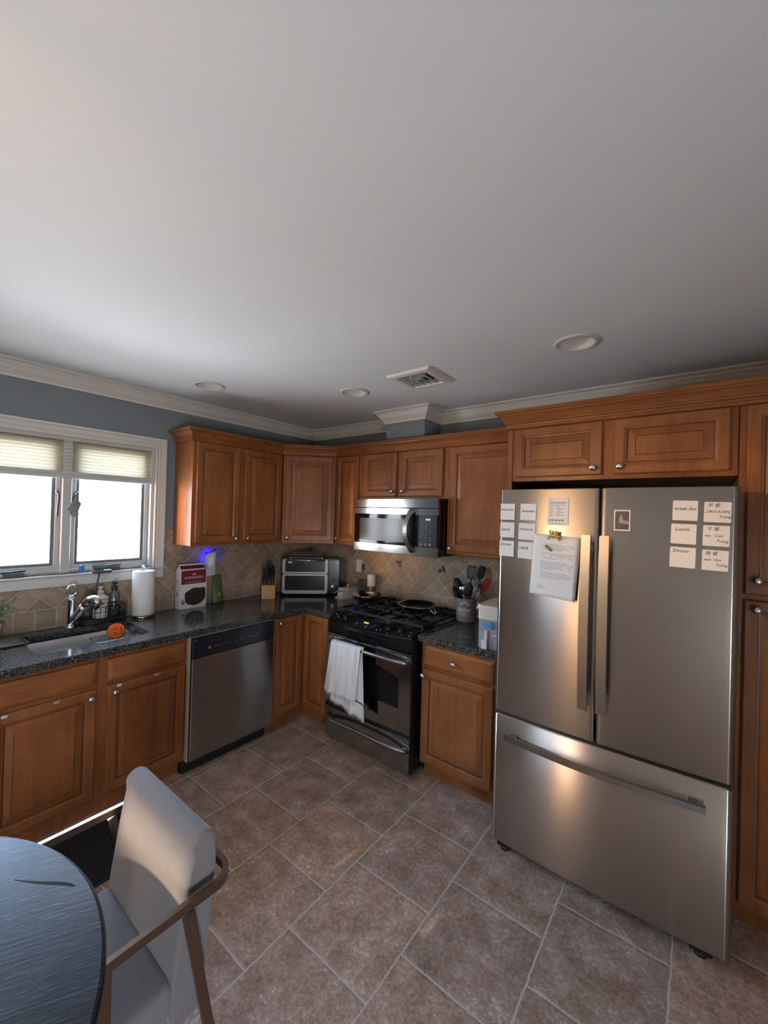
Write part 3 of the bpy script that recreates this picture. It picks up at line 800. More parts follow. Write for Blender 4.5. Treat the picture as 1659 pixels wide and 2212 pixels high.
    def handle(parent, z, out):
        n_ = 20; pts = []
        for i in range(n_ + 1):
            t = i / n_; e = min(t, 1 - t)
            y = -.006 - out * (1 - (2 * t - 1) ** 4) ** .8 if 0 < t < 1 else -.004
            pts.append((.034 + t * .694, y, z + .012 * (1 - (2 * t - 1) ** 2)))
        rad = [.013 + .007 * (2 * abs(i / n_ - .5)) ** 3 for i in range(n_ + 1)]
        h = MB().tube(pts, rad, 12)
        return h.build('handle', 'steel_handle', parent)
    handle(do, .716, .052)
    dr = MB().box((.002, 0, .032), (DW, .028, .240), .003, seg=2).build('warming_drawer', 'steel_mw', r)
    handle(dr, .170, .046)
    MB().box((.004, .012, .241), (DW - .004, .029, .267)).build('door_gap', 'blackp', r)
    # burners and grates
    gz = .903
    burners = [(.155, .24, .045), (.155, .53, .038), (.38, .385, .05), (.605, .24, .052), (.605, .53, .036)]
    for bx, by, br in burners:
        MB().lathe([(br + .018, gz + .0003), (br + .014, gz + .006), (br, gz + .009), (br, gz + .017), (br - .006, gz + .021), (0, gz + .022)], (bx, by, 0), 28).build('burner', 'castiron', r)
    for (x0, x1) in ((.012, .262), (.266, .494), (.498, .748)):
        g = MB(); y0, y1 = .112, .655; zt = gz + .040; f = (.006, .007)
        for a_, b_ in (((x0, y0), (x1, y0)), ((x1, y0), (x1, y1)), ((x1, y1), (x0, y1)), ((x0, y1), (x0, y0))):
            g.tube([(*a_, zt - .016), (*b_, zt - .016)], 0, flat=(.006, .008))
        cx = (x0 + x1) / 2
        g.tube([(x0, (y0 + y1) / 2, zt - .016), (x1, (y0 + y1) / 2, zt - .016)], 0, flat=(.006, .008))
        for cy in ((y0 + y1) / 2 - .136, (y0 + y1) / 2 + .136):
            for sx, sy in ((1, 0), (-1, 0), (0, 1), (0, -1)):
                ex = (x1 - x0) / 2 * sx; ey = .136 * sy
                g.tube([(cx + ex, cy + ey, zt - .016), (cx + ex * .92, cy + ey * .92, zt), (cx + ex * .32 + sx * .01, cy + ey * .32 + sy * .01, zt), (cx + ex * .28 + sx * .008, cy + ey * .28 + sy * .008, zt - .010)], 0, flat=(.005, .006))
        for (fx, fy) in ((x0, y0), (x1, y0), (x0, y1), (x1, y1)): g.box((fx - .007, fy - .007, gz + .0002), (fx + .007, fy + .007, zt - .012), .002)
        g.build('grate', 'castiron', r)
kitchen_range()

# dish towel on the oven handle
def towel():
    r = thing('dish_towel', 'white fringed dish towel hanging over the oven door handle', 'towel', (1.25, -.765, .74))
    def sheet(name, xt0, xt1, xb0, xb1, zb0, zb1, yoff, seedp, nfold, start=.0):
        NU, NV = 60, 40; vs = []; fs = []; mi = []
        for j in range(NV + 1):
            v = j / NV
            for i in range(NU + 1):
                u = i / NU
                x = (xt0 + (xt1 - xt0) * u) * (1 - v) + (xb0 + (xb1 - xb0) * u) * v
                zb = zb0 + (zb1 - zb0) * u
                z = -.0 + (zb - 0) * v
                am = .010 * (.55 + .45 * v)
                y = yoff + am * math.sin(u * nfold * 2 * PI + seedp + .6 * v) + .4 * am * math.sin(u * nfold * 4.7 * PI + 1.3 * seedp)
                # the top rolls over the bar
                if v < .06:
                    a = (v / .06) * PI / 2; y = yoff * math.sin(a) + (1 - math.sin(a)) * .010 + (y - yoff) * math.sin(a); z = .016 * math.cos(a) + zb * v * .3
                vs.append((x, y, z))
        for j in range(NV):
            for i in range(NU):
                a = j * (NU + 1) + i; fs.append((a, a + 1, a + NU + 2, a + NU + 1)); mi.append(1 if name == 'back_layer' and 31 == j and i > NU * .3 else 0)
        # fringe
        o = len(vs); base = NV * (NU + 1)
        for i in range(0, NU - 1):
            p, q_ = Vector(vs[base + i]), Vector(vs[base + i + 1]); ln = .018 + .008 * math.sin(i * 2.3 + seedp)
            mid = (p + q_) / 2; k = len(vs)
            vs += [tuple(p), tuple(p.lerp(q_, .8)), tuple(mid + Vector((.003 * math.sin(i * 1.7), -.003, -ln)))]
            fs.append((k, k + 1, k + 2)); mi.append(0)
        m = MB(); m.v = vs; m.f = fs; m.mi = mi; m.sm = [True] * len(fs)
        ob_ = m.build(name, ['towel', 'towelstripe'], r, fixn=False)
        so = ob_.modifiers.new('thickness', 'SOLIDIFY'); so.thickness = .003
    sheet('front_layer', -.155, .115, -.215, .085, -.335, -.345, -.022, .4, 3.3)
    sheet('back_layer', -.145, .125, -.165, .160, -.385, -.455, -.006, 1.9, 2.2)
towel()

# ------------------------------------------------------------------ microwave
def microwave():
    W = .757
    r = thing('microwave', 'over-the-range stainless microwave with a bowed vertical handle', 'microwave', (.942, -.405, 1.357))
    HT = .404
    MB().box((.003, .030, .002), (W - .002, .394, HT - .001)).build('body', 'black', r)
    MB().box((0, 0, .337), (W, .029, HT), .003, seg=2).build('top_vent', 'steel_mw', r)
    d = MB()
    x1 = .592
    d.box((0, 0, .286), (x1, .029, .335), .002).box((0, 0, 0), (x1, .029, .064), .002)
    do = d.build('door', 'steel_mw', r)
    MB().box((0.0005, .002, .0645), (x1 - .001, .029, .2855)).build('door_glass', simple('microwave_dark_glass', (.008, .008, .009), .05, spec=.3), do)
    w = MB().box((.055, .0012, .085), (.520, .0019, .255)); w.build('window_screen', simple('microwave_screen', (.035, .035, .037), .16, spec=.4), do)
    pts = []
    for i in range(17):
        t = i / 16; pts.append((.562 - .030 * math.sin(PI * t), -.004 - .052 * math.sin(PI * t) ** .7, .026 + t * .305))
    MB().tube(pts, 0, flat=(.017, .010), up=(0, -1, 0)).build('handle', 'steel_handle', do)
    cp = MB().box((x1 + .001, 0, .286), (W, .029, .335), .002).box((x1 + .001, 0, 0), (W, .029, .064), .002); co = cp.build('control_frame', 'steel_mw', r)
    ke = MB().box((x1 + .002, .001, .0645), (W - .004, .029, .2855)).build('keypad', 'navy', co)
    b = MB()
    for j in range(7):
        for i in range(3):
            if (i + j) % 4: MB().box((x1 + .040 + i * .033, .0002, .112 + j * .017), (x1 + .048 + i * .033, .0012, .1155 + j * .017)).build('button', 'print', ke)
    for i in range(3): MB().lathe([(.010, 0), (.010, .0008)], (x1 + .035 + i * .037, .0011, .083), 16, mat=Matrix.Rotation(PI / 2, 3, 'X')).build('button', 'print', ke)
    text('clock_digits', '11:14', .017, 'white_led', ke, (x1 + .070, .0006, .252), align='LEFT')
    lg = MB().lathe([(.014, 0), (.014, .001), (.011, .0014), (0, .0014)], (.036, 0, .033), 24, mat=Matrix.Rotation(PI / 2, 3, 'X')); lg.build('badge', 'silver', do)
    MB().box((.02, .04, -.004), (W - .02, .36, .0015)).build('underside_filter', 'blackp', r)
microwave()

# ------------------------------------------------------------------ refrigerator
FX0, FX1, FYF = 2.322, 3.230, -.866
def bulge(x):     # door front plane, gently bowed in plan
    t = (x - FX0) / (FX1 - FX0); return FYF - .014 * (1 - (2 * t - 1) ** 2)
def fridge():
    r = thing('refrigerator', 'stainless french-door refrigerator with bottom freezer drawer, covered in notes', 'refrigerator', (FX0, FYF, 0))
    W = FX1 - FX0
    MB().box((.012, .082, .05), (W - .012, .835, 1.755)).build('body', 'gray', r)
    def slab(name, x0, x1, z0, z1, rl, rr, parent):
        n = 24; top = []
        for i in range(n + 1):
            x = x0 + (x1 - x0) * i / n; y = bulge(FX0 + x) - FYF
            if i < 1 or i > n - 1: pass
            e0 = x - x0; e1 = x1 - x
            if e0 < rl: y += rl * .8 - math.sqrt(max(rl ** 2 - (rl - e0) ** 2, 0)) * .8
            if e1 < rr: y += rr * .8 - math.sqrt(max(rr ** 2 - (rr - e1) ** 2, 0)) * .8
            top.append((x, y))
        # finer samples at the rounded ends
        fine = []
        for e in [0, .05, .15, .3, .5, .75, 1]:
            x = x0 + rl * e; y = bulge(FX0 + x) - FYF + rl * .8 - math.sqrt(max(rl ** 2 - (rl - rl * e) ** 2, 0)) * .8; fine.append((x, y))
        mid = [p for p in top if p[0] > x0 + rl and p[0] < x1 - rr]
        fr = []
        for e in [1, .75, .5, .3, .15, .05, 0]:
            x = x1 - rr * e; y = bulge(FX0 + x) - FYF + rr * .8 - math.sqrt(max(rr ** 2 - (rr - rr * e) ** 2, 0)) * .8; fr.append((x, y))
        line = fine + mid + fr
        poly = line + [(x1, .078), (x0, .078)]
        b = .004; k = len(poly); m = MB(); vs = []
        def inset(p, s):
            cx, cy = (x0 + x1) / 2, .04
            return (p[0] + (cx - p[0]) * s * .02, p[1] + (.004 if p[1] < .05 else -.001) * s)
        for z, s in ((z0, 1), (z0 + b, 0), (z1 - b, 0), (z1, 1)):
            vs += [(*inset(p, s), z) for p in poly]
        fs = [(a * k + i, a * k + (i + 1) % k, (a + 1) * k + (i + 1) % k, (a + 1) * k + i) for a in range(3) for i in range(k)]
        fs += [tuple(range(k - 1, -1, -1)), tuple(3 * k + i for i in range(k))]
        m.add(vs, fs, 0, False)
        o = m.build(name, 'steel', parent)
        for p in o.data.polygons:
            if abs(p.normal.z) < .5 and p.normal.y < -.05: p.use_smooth = True
        return o
    g = .004
    dl = slab('door', 0, W / 2 - g, .692, 1.781, .022, .010, r)
    dr = slab('door', W / 2 + g, W, .692, 1.781, .010, .022, r)
    fz = slab('freezer_drawer', 0, W, .056, .677, .022, .022, r)
    MB().box((.01, .03, .678), (W - .01, .08, .691)).box((W / 2 - g, .02, .70), (W / 2 + g, .08, 1.775)).build('door_gasket', 'blackp', r)
    for parent, xc in ((dl, 2.7335 - FX0), (dr, 2.803 - FX0)):
        pts = [(xc, -.062 - .016 * math.sin(PI * i / 16), .842 + .735 * i / 16) for i in range(17)]
        h = MB().tube(pts, 0, flat=(.018, .009), up=(0, -1, 0))
        for z in (.875, 1.545): h.box((xc - .012, -.066, z - .016), (xc + .012, -.013, z + .016), .002)
        h.build('handle', 'steel_handle', parent)
    pts = [(.075 + .752 * i / 20, -.046 - .028 * math.sin(PI * i / 20), .597) for i in range(21)]
    h = MB().tube(pts, 0, flat=(.009, .012), up=(0, 0, 1))
    for x in (.11, .79): h.box((x - .018, -.054, .588), (x + .018, -.004, .606), .002)
    h.build('handle', 'steel_handle', fz)
    for x in (.055, W - .085):
        f = MB().box((x - .035, .03, .012), (x + .035, .075, .055), .004).lathe([(.022, 0), (.022, .012), (.012, .014)], (x, .05, 0), 16)
        f.build('foot', 'blackp', r)
    for x in (.08, W - .08): MB().lathe([(.02, 0), (.02, .052)], (x, .75, 0), 16).build('rear_foot', 'blackp', r)
    MB().box((.02, .06, 1.755), (W - .02, .16, 1.783), .004).build('hinge_cover', 'blackp', r)
    text('brand_lettering', 'SAMSUNG', .0115, 'steel_sm', dr, (3.128 - FX0, bulge(3.148) - FYF - .0022, 1.7335), extrude=.0003)
fridge()

# ------------------------------------------------------------------ notes on the refrigerator
def card(name, label, cat, x0, z0, x1, z1, tilt=0, r=.003, mat='paper', group=None, lift=0, thick=.0009):
    xc, zc = (x0 + x1) / 2, (z0 + z1) / 2; w, h = (x1 - x0) / 2, (z1 - z0) / 2
    ang = math.atan2(bulge(xc + .02) - bulge(xc - .02), .04)
    ybase = max(0, 0)
    y = min(bulge(xc), bulge(x0) - math.tan(ang) * -w, bulge(x1) - math.tan(ang) * w) - .0035 - lift
    o = thing(name, label, cat, (xc, y, zc), 0, group); o.rotation_euler = (0, math.radians(tilt), ang)
    MB().prism(rrect(-w, -h, w, h, r, 3), 0, thick, 'xz').build('sheet', mat, o)
    return o
G1 = 'handwritten meal cards in two columns on the left refrigerator door'
G2 = 'handwritten meal cards in two columns on the right refrigerator door'
lab = 'white card handwritten %s, %s'
cards = [('break fast', 2.331, 1.632, 2.404, 1.711, .0155, .006, 'top card of the far left column on the refrigerator', 1),
         ('lunch', 2.331, 1.546, 2.404, 1.620, .021, -.004, 'middle card of the far left column on the refrigerator', 1),
         ('Dinner', 2.329, 1.454, 2.404, 1.530, .020, .014, 'bottom card of the far left column on the refrigerator', 1),
         ('desayuno', 2.431, 1.633, 2.507, 1.711, .017, .0, 'top card beside the printed schedule on the left door', 1),
         ('almuerzo', 2.425, 1.540, 2.505, 1.618, .0175, .006, 'partly behind the long letter', 1),
         ('cena', 2.424, 1.450, 2.504, 1.529, .024, .005, 'lower corner behind the long letter', 1)]
for wd, x0, z0, x1, z1, sz, dz, where, g in cards:
    c = card('meal_card', lab % (wd, where), 'note card', x0, z0, x1, z1, 1.2 if x0 > 2.4 else .5, .0015, group=G1)
    text('handwriting', wd, sz, 'ink', c, (-(x1 - x0) / 2 + .004, -.0004, dz), align='LEFT', shear=.25, extrude=.0002)
rc = [('breakfast', 3.029, 1.650, 3.107, 1.727, .019, [('break fast', -.033, .002, .017)], 'upper card of the inner column on the right door'),
      ('Lunch', 3.025, 1.560, 3.104, 1.637, .02, [('Lunch', -.028, .012, .019)], 'middle card of the inner column on the right door'),
      ('Dinner', 3.023, 1.469, 3.103, 1.5475, .02, [('Dinner', -.032, .019, .018)], 'bottom card of the inner column on the right door'),
      ('with two Chinese characters and zao can', 3.125, 1.646, 3.204, 1.722, .02, [('早 餐', -.03, .020, .016), ('ZAO (CAN)', -.034, -.002, .0135), ('Tcang', .004, -.021, .0145)], 'top of the outermost right column'),
      ('with two Chinese characters and wu can', 3.123, 1.5575, 3.201, 1.6345, .02, [('午 餐', -.028, .020, .016), ('wu   Can', -.034, -.004, .0145), ('Tcang', .001, -.023, .0145)], 'middle of the outermost right column'),
      ('with two Chinese characters and wan can', 3.122, 1.4665, 3.199, 1.543, .02, [('晚 餐', -.030, .020, .016), ('wan  Can', -.034, -.002, .0135), ('Tcang', .001, -.020, .0145)], 'bottom of the outermost right column')]
for wd, x0, z0, x1, z1, sz, lines, where in rc:
    c = card('meal_card', lab % (wd, where), 'note card', x0, z0, x1, z1, 1.0, .0035, group=G2)
    for t, dx, dz, s in lines: text('handwriting', t, s, 'ink', c, (dx, -.0004, dz), shear=.2, extrude=.0002)
# printed sheet
c = card('printed_schedule', 'small printed schedule with rows of tiny text on the left refrigerator door', 'printed card', 2.559, 1.615, 2.649, 1.7395, 0, .001)
text('heading', 'Serving Suggestions Guide', .0066, 'ink', c, (-.036, -.0004, .026), extrude=.0001)
pr = MB()
for i, (z, a, b) in enumerate(((.052, -.036, -.022), (.040, -.036, .036), (.036, -.036, .036))): pr.box((a, -.0006, z), (b, -.0001, z + .0022))
for j in range(3):
    z = .015 - j * .0145
    for dz, a, b in ((0, -.034, -.022), (-.006, -.034, -.024), (0, -.005, .012), (-.005, -.005, .026)): pr.box((a, -.0006, z + dz), (b, -.0001, z + dz + .0021))
for i in range(5): pr.lathe([(.0042, 0), (.0042, .0006)], (-.032 + i * .0135, -.0001, -.040), 12, mat=Matrix.Rotation(PI / 2, 3, 'X'))
pr.box((-.03, -.0006, -.0555), (.032, -.0001, -.0537)); pr.build('printed_lines', 'print', c)
# letter: slightly curled sheet
def letter():
    x0, x1, z0, z1 = 2.487, 2.706, 1.283, 1.572
    r = thing('letter', 'typed white letter sheet hanging tilted under the gold frog magnet', 'letter', ((x0 + x1) / 2, 0, (z0 + z1) / 2))
    r.rotation_euler = (0, math.radians(3.4), math.atan2(bulge(2.62) - bulge(2.57), .05)); r.location.y = bulge(2.60) - .0085
    n, m_ = 12, 16; w, h = (x1 - x0) / 2 - .008, (z1 - z0) / 2 - .004; vs = []; fs = []
    def yo(u, v):
        return -.010 * max(0, (v - .35)) * (u ** 2) * 1.6 - .006 * math.sin(u * 3) * v - .002
    for j in range(m_ + 1):
        for i in range(n + 1):
            u, v = i / n, j / m_; vs.append((-w + 2 * w * u, yo(u, v), h - 2 * h * v))
    for j in range(m_):
        for i in range(n):
            a = j * (n + 1) + i; fs.append((a, a + n + 1, a + n + 2, a + 1))
    s_ = MB().add(vs, fs, 0, True).build('sheet', 'paper', r, fixn=False)
    md = s_.modifiers.new('thickness', 'SOLIDIFY'); md.thickness = .0004
    pr = MB(); random.seed(5)
    def line(u0, u1, v, t=.0018):
        k = 8; vv = []; ff = []
        for i in range(k + 1):
            u = u0 + (u1 - u0) * i / k; y = yo(u, v) - .0009
            vv += [(-w + 2 * w * u, y, h - 2 * h * v), (-w + 2 * w * u, y, h - 2 * h * v - t)]
        for i in range(k): ff.append((2 * i, 2 * i + 1, 2 * i + 3, 2 * i + 2))
        # broken into words
        pr.add(vv, [f for f in ff if random.random() > .06])
    v = .15
    for para in (4, 4, 5, 4):
        for q_ in range(para):
            line(.20 if v > .17 else .27, (.88 if q_ < para - 1 else random.uniform(.5, .7)) + random.uniform(-.05, .03), v); v += .0285
        v += .030
    for q_ in range(3): line(.16, .27 + .05 * q_, .83 + q_ * .024)
    pr.build('typed_lines', 'print', r, fixn=False)
letter()
def frog():
    r = thing('frog_magnet', 'gold frog-shaped magnet holding the top of the typed letter', 'magnet', (2.595, bulge(2.595) - .0175, 1.567))
    m = MB().sphere((0, 0, 0), .016, sc_=(1.15, .45, .75)).sphere((.010, -.002, .008), .010, sc_=(1, .6, .9)).sphere((.006, -.004, .018), .0045).sphere((.016, -.004, .017), .0045)
    for p in ([(-.008, 0, -.004), (-.020, -.002, -.002), (-.026, -.001, -.014)], [(.006, 0, -.006), (.016, -.002, -.010), (.022, -.001, -.018)], [(-.004, 0, .004), (-.016, -.002, .010), (-.018, -.001, .020)], [(.012, 0, -.002), (.024, -.002, -.002), (.027, -.001, -.012)]):
        m.tube(p, [.006, .0045, .0035], 8); m.sphere(p[-1], .005, n=8)
    m.build('frog_body', 'gold', r)
    MB().lathe([(.008, 0), (.008, .006)], (0, .010, 0), 16, mat=Matrix.Rotation(PI / 2, 3, 'X')).build('magnet_disc', 'blackp', r)
frog()
def clipm():
    r = thing('bar_magnet', 'small dark bar magnet tilted across the letter below the frog', 'magnet', (2.570, bulge(2.57) - .0135, 1.508))
    r.rotation_euler = (0, math.radians(40), 0)
    MB().box((-.019, -.004, -.005), (.019, .002, .005), .0015).build('bar', simple('bar_brown', (.05, .03, .022), .35), r)
    MB().box((-.019, -.0045, -.0015), (.019, -.0038, .0006)).build('stripe', 'gold', r)
clipm()
c = card('photo_magnet', 'small white-bordered photo of a waterfall high on the right refrigerator door', 'photo magnet', 2.829, 1.601, 2.888, 1.688, 0, .0008, thick=.0015)
MB().box((-.025, -.0006, -.038), (.025, -.00005, .038)).build('photo_print', 'photo', c)
MB().prism([(-.012, .002), (-.006, .024), (-.001, .024), (.004, .003), (.024, -.004), (.024, -.016), (-.008, -.012)], -.0009, -.0003, 'xz').build('waterfall', 'photo_blue', c)

# ------------------------------------------------------------------ ceiling fittings
for (cx, cy), lb in zip(cans, ('unlit recessed ceiling light above the refrigerator, the largest in view', 'unlit recessed ceiling light beside the square air vent', 'unlit recessed ceiling light nearest the window wall')):
    r = thing('recessed_light', lb, 'ceiling light', (cx, cy, H), 0, 'recessed ceiling lights')
    MB().lathe([(.076, .002), (.076, -.004), (.080, -.008), (.090, -.007), (.099, -.003), (.100, -.0004), (.080, -.0004)], n=48, cap=False).build('trim_ring', 'trim', r)
    MB().lathe([(.0765, -.003), (.070, .05), (.060, .10), (.058, .105), (0.0, .108)], n=40, cap=False).build('reflector', 'white', r)
    MB().lathe([(0, .060), (.025, .064), (.042, .078), (.046, .092), (.044, .104)], n=32, cap=False).build('bulb', 'white', r)
def vent():
    x0, y0, x1, y1 = VENT
    r = thing('air_vent', 'square white ceiling air vent with angled louvres', 'air vent', ((x0 + x1) / 2, (y0 + y1) / 2, H))
    w = (x1 - x0) / 2; hh = (y1 - y0) / 2
    m = MB()
    prof = [(0, -.0005), (.004, -.012), (.012, -.016), (.040, -.016), (.042, -.012), (.042, .02)]
    vs = []; fs = []
    for ins, z in prof: vs += [(-w + ins, -hh + ins, z), (w - ins, -hh + ins, z), (w - ins, hh - ins, z), (-w + ins, hh - ins, z)]
    for i in range(len(prof) - 1):
        for k in range(4): fs.append((i * 4 + k, i * 4 + (k + 1) % 4, i * 4 + 4 + (k + 1) % 4, i * 4 + 4 + k))
    m.add(vs, fs); m.build('vent_frame', 'trim', r)
    a, b = w - .042, hh - .042
    for k in range(5):
        s = 1 - k * .17
        # L-shaped louvre: two blades meeting at a mitre, blowing two ways
        t = k * .041
        MB().add([(-a, -b + t + .026, .014), (a - t, -b + t + .026, .014), (a - t, -b + t + .006, -.013), (-a, -b + t + .006, -.013),
                  (-a, -b + t + .029, .0145), (a - t, -b + t + .029, .0145), (a - t, -b + t + .009, -.0125), (-a, -b + t + .009, -.0125)],
                 [(0, 1, 2, 3), (7, 6, 5, 4), (0, 4, 5, 1), (1, 5, 6, 2), (2, 6, 7, 3), (3, 7, 4, 0)]).add(
                 [(a - t - .026, -b + t + .02, .014), (a - t - .026, b, .014), (a - t - .006, b, -.013), (a - t - .006, -b + t, -.013),
                  (a - t - .029, -b + t + .02, .0145), (a - t - .029, b, .0145), (a - t - .009, b, -.0125), (a - t - .009, -b + t, -.0125)],
                 [(0, 1, 2, 3), (7, 6, 5, 4), (0, 4, 5, 1), (1, 5, 6, 2), (2, 6, 7, 3), (3, 7, 4, 0)]).build('louvre', 'trim', r)
    MB().box((-a, -b, .045), (a, b, .05)).box((-a - .003, -b, .017), (-a - .001, b, .045)).box((a + .001, -b, .017), (a + .003, b, .045)).box((-a, b + .001, .017), (a, b + .003, .045)).box((-a, -b - .003, .017), (a, -b - .001, .045)).build('duct', 'darkgap', r)
    MB().sphere((-.02, -b + .03, -.012), .006, n=10).build('lever', 'white', r)
vent()

# ------------------------------------------------------------------ kitchen mat
tag(MB().prism(rrect(.66, -3.25, 1.09, -1.90, .03), .0002, .014).build('kitchen_mat', 'rubber'), 'black rubber kitchen mat on the floor in front of the sink base', 'mat')

# ------------------------------------------------------------------ table
def table():
    cx, cy, rr, zt = 2.006, -3.0733, .603, .765
    r = thing('round_table', 'round dining table with a dark grained wood top at lower left', 'table', (cx, cy, 0))
    t = MB().lathe([(0, zt - .032), (rr - .02, zt - .032), (rr - .006, zt - .028), (rr, zt - .018), (rr, zt - .006), (rr - .003, zt - .0015), (rr - .008, zt), (0, zt)], n=120, cap=False)
    to = t.build('tabletop', 'table', r)
    for p in to.data.polygons:
        if abs(p.normal.z) > .95: p.use_smooth = False
    s_ = []
    pts = [(1.867, -2.582), (1.896, -2.564), (1.928, -2.542), (1.947, -2.527), (1.966, -2.513), (1.982, -2.504), (1.993, -2.499)]
    wd = [.0006, .0018, .003, .0036, .0036, .003, .001]; vs = []; fs = []
    for (x, y), w_ in zip(pts, wd): vs += [(x - cx - w_ * .5, y - cy + w_, zt + .0003), (x - cx + w_ * .5, y - cy - w_, zt + .0003)]
    for i in range(len(pts) - 1): fs.append((2 * i, 2 * i + 1, 2 * i + 3, 2 * i + 2))
    MB().add(vs, fs).build('dark_streak', 'black', to, fixn=False)  # thin dark streak lying on the tabletop
    MB().lathe([(.07, .03), (.055, .10), (.05, .40), (.06, .62), (.10, .69), (.16, .7075)], n=40).build('pedestal', 'table', r)
    MB().lathe([(.30, 0), (.30, .012), (.27, .022), (.10, .034), (.07, .035)], n=60).build('base', 'table', r)
table()

# ------------------------------------------------------------------ chair
def chair():
    cx = 1.895
    r = thing('dining_chair', 'beige upholstered dining chair with bronze metal arms at the round table', 'chair', (cx, -2.5, 0))
    hw = .2125; y = lambda v: v + 2.5
    seat = MB().box((-hw - .004, y(-2.80), .385), (hw + .004, y(-2.317), .468), .022, seg=4, smooth=True); so_ = seat.build('seat', 'fabric', r); wn_ = so_.modifiers.new('normals', 'WEIGHTED_NORMAL')
    # backrest: side profile extruded and rounded
    prof = [(-2.330, .405), (-2.318, .52), (-2.300, .65), (-2.283, .745)] + arc((-2.2515, .765), .034, 170, 5, 10) + [(-2.2135, .70), (-2.222, .60), (-2.236, .45), (-2.245, .345), (-2.290, .338), (-2.318, .345)]
    bm = bmesh.new(); n = len(prof)
    A = [bm.verts.new((-hw, y(a), b)) for a, b in prof]; B = [bm.verts.new((hw, y(a), b)) for a, b in prof]
    bm.faces.new(A); bm.faces.new(B[::-1])
    for i in range(n): bm.faces.new((A[i], B[i], B[(i + 1) % n], A[(i + 1) % n]))
    bmesh.ops.recalc_face_normals(bm, faces=bm.faces)
    es = [e for e in bm.edges if abs(e.verts[0].co.x - e.verts[1].co.x) < 1e-5]
    bmesh.ops.bevel(bm, geom=es, offset=.010, segments=3, affect='EDGES', profile=.5)
    bo_ = MB().bm(bm, 0, True).build('backrest', 'fabric', r); bm.free(); bo_.modifiers.new('normals', 'WEIGHTED_NORMAL')
    # arm rail: one flat bar that loops round behind the back
    zx = .668; ax = .245; yb = y(-2.185); rr = .05
    loop = [(ax, y(-2.496)), (ax, y(-2.36))] + [(ax, yb - rr)] + arc((ax - rr, yb - rr), rr, 0, 90, 8)[1:] + arc((-ax + rr, yb - rr), rr, 90, 180, 8) + [(-ax, y(-2.36)), (-ax, y(-2.496))]
    MB().tube([(a, b, zx) for a, b in loop], 0, flat=(.007, .011)).build('arm_rail', 'bronze', r)
    for sx in (-1, 1):
        MB().tube([(sx * ax, y(-2.484), zx - .0005), (sx * ax, y(-2.482), .30), (sx * ax, y(-2.486), 0)], 0, flat=(.006, .012), up=(0, 1, 0)).build('front_leg', 'bronze', r)
        MB().tube([(sx * ax, y(-2.308), zx - .017), (sx * ax, y(-2.244), .32), (sx * ax, y(-2.183), 0)], 0, flat=(.006, .012), up=(0, 1, 0)).build('rear_leg', 'bronze', r)
        MB().box((sx * hw - .006 if sx < 0 else hw - .01, y(-2.49), .366), (sx * ax if sx > 0 else -hw + .01, y(-2.465), .386)).build('seat_bracket', 'bronze', r)
chair()

# ------------------------------------------------------------------ things by the sink
def faucet():
    r = thing('faucet', 'chrome pull-out kitchen faucet with a loop handle behind the sink', 'faucet', (.092, -2.018, CT))
    MB().lathe([(.030, .0005), (.030, .006), (.025, .012), (.023, .03), (.023, .165), (.025, .170), (.025, .178), (.019, .184), (.012, .196), (0, .198)], n=32).build('body', 'chrome', r)
    MB().tube([(.004 * math.sin(a), .026 * math.cos(a), .226 + .033 * math.sin(a)) for a in [2 * PI * k / 28 for k in range(28)]], .006, 10, closed=True).build('loop_handle', 'chrome', r)
    MB().tube([(.012, .004, .045), (.05, .014, .075), (.09, .024, .115), (.12, .032, .150)], [.021, .022, .022, .021], 16).build('spout', 'chrome', r)
    pts = [(.122, .033, .152), (.135, .040, .172), (.155, .050, .188), (.182, .062, .190), (.205, .072, .178), (.218, .078, .160)]
    MB().tube(pts, [.021, .023, .025, .026, .025, .022], 16).build('spray_head', 'steel_sm', r)
    MB().tube([(.170, .047, .160), (.195, .059, .160), (.216, .069, .146)], [.010, .014, .016], 12).build('spray_trigger', 'blackp', r)
faucet()
def caddy():
    r = thing('sink_caddy', 'black wire caddy behind the sink holding soap bottles and brush', 'caddy', (.085, -1.845, CT))
    m = MB(); x0, x1, y0, y1 = -.055, .045, -.118, .112
    for z in (.035, .072, .105):
        m.tube([(x0, y0, z), (x1, y0, z), (x1, y1, z), (x0, y1, z)], .0022, 6, closed=True)
    for i in range(9):
        yy = y0 + (y1 - y0) * i / 8
        for x in (x0, x1): m.tube([(x, yy, .006), (x, yy, .105)], .0018, 6)
    for i in range(5):
        x = x0 + (x1 - x0) * i / 4
        for yy in (y0, y1): m.tube([(x, yy, .006), (x, yy, .105)], .0018, 6)
    m.build('wire_basket', 'blackp', r)
    MB().box((x0 - .003, y0 - .003, .001), (x1 + .003, y1 + .003, .034), .004).build('tray', 'blackp', r)
    MB().tube([(x0 + .014, -.045, .036), (x0 + .014, -.045, .185)], .0105, 12).build('brush_holder', 'blackp', r)
caddy()
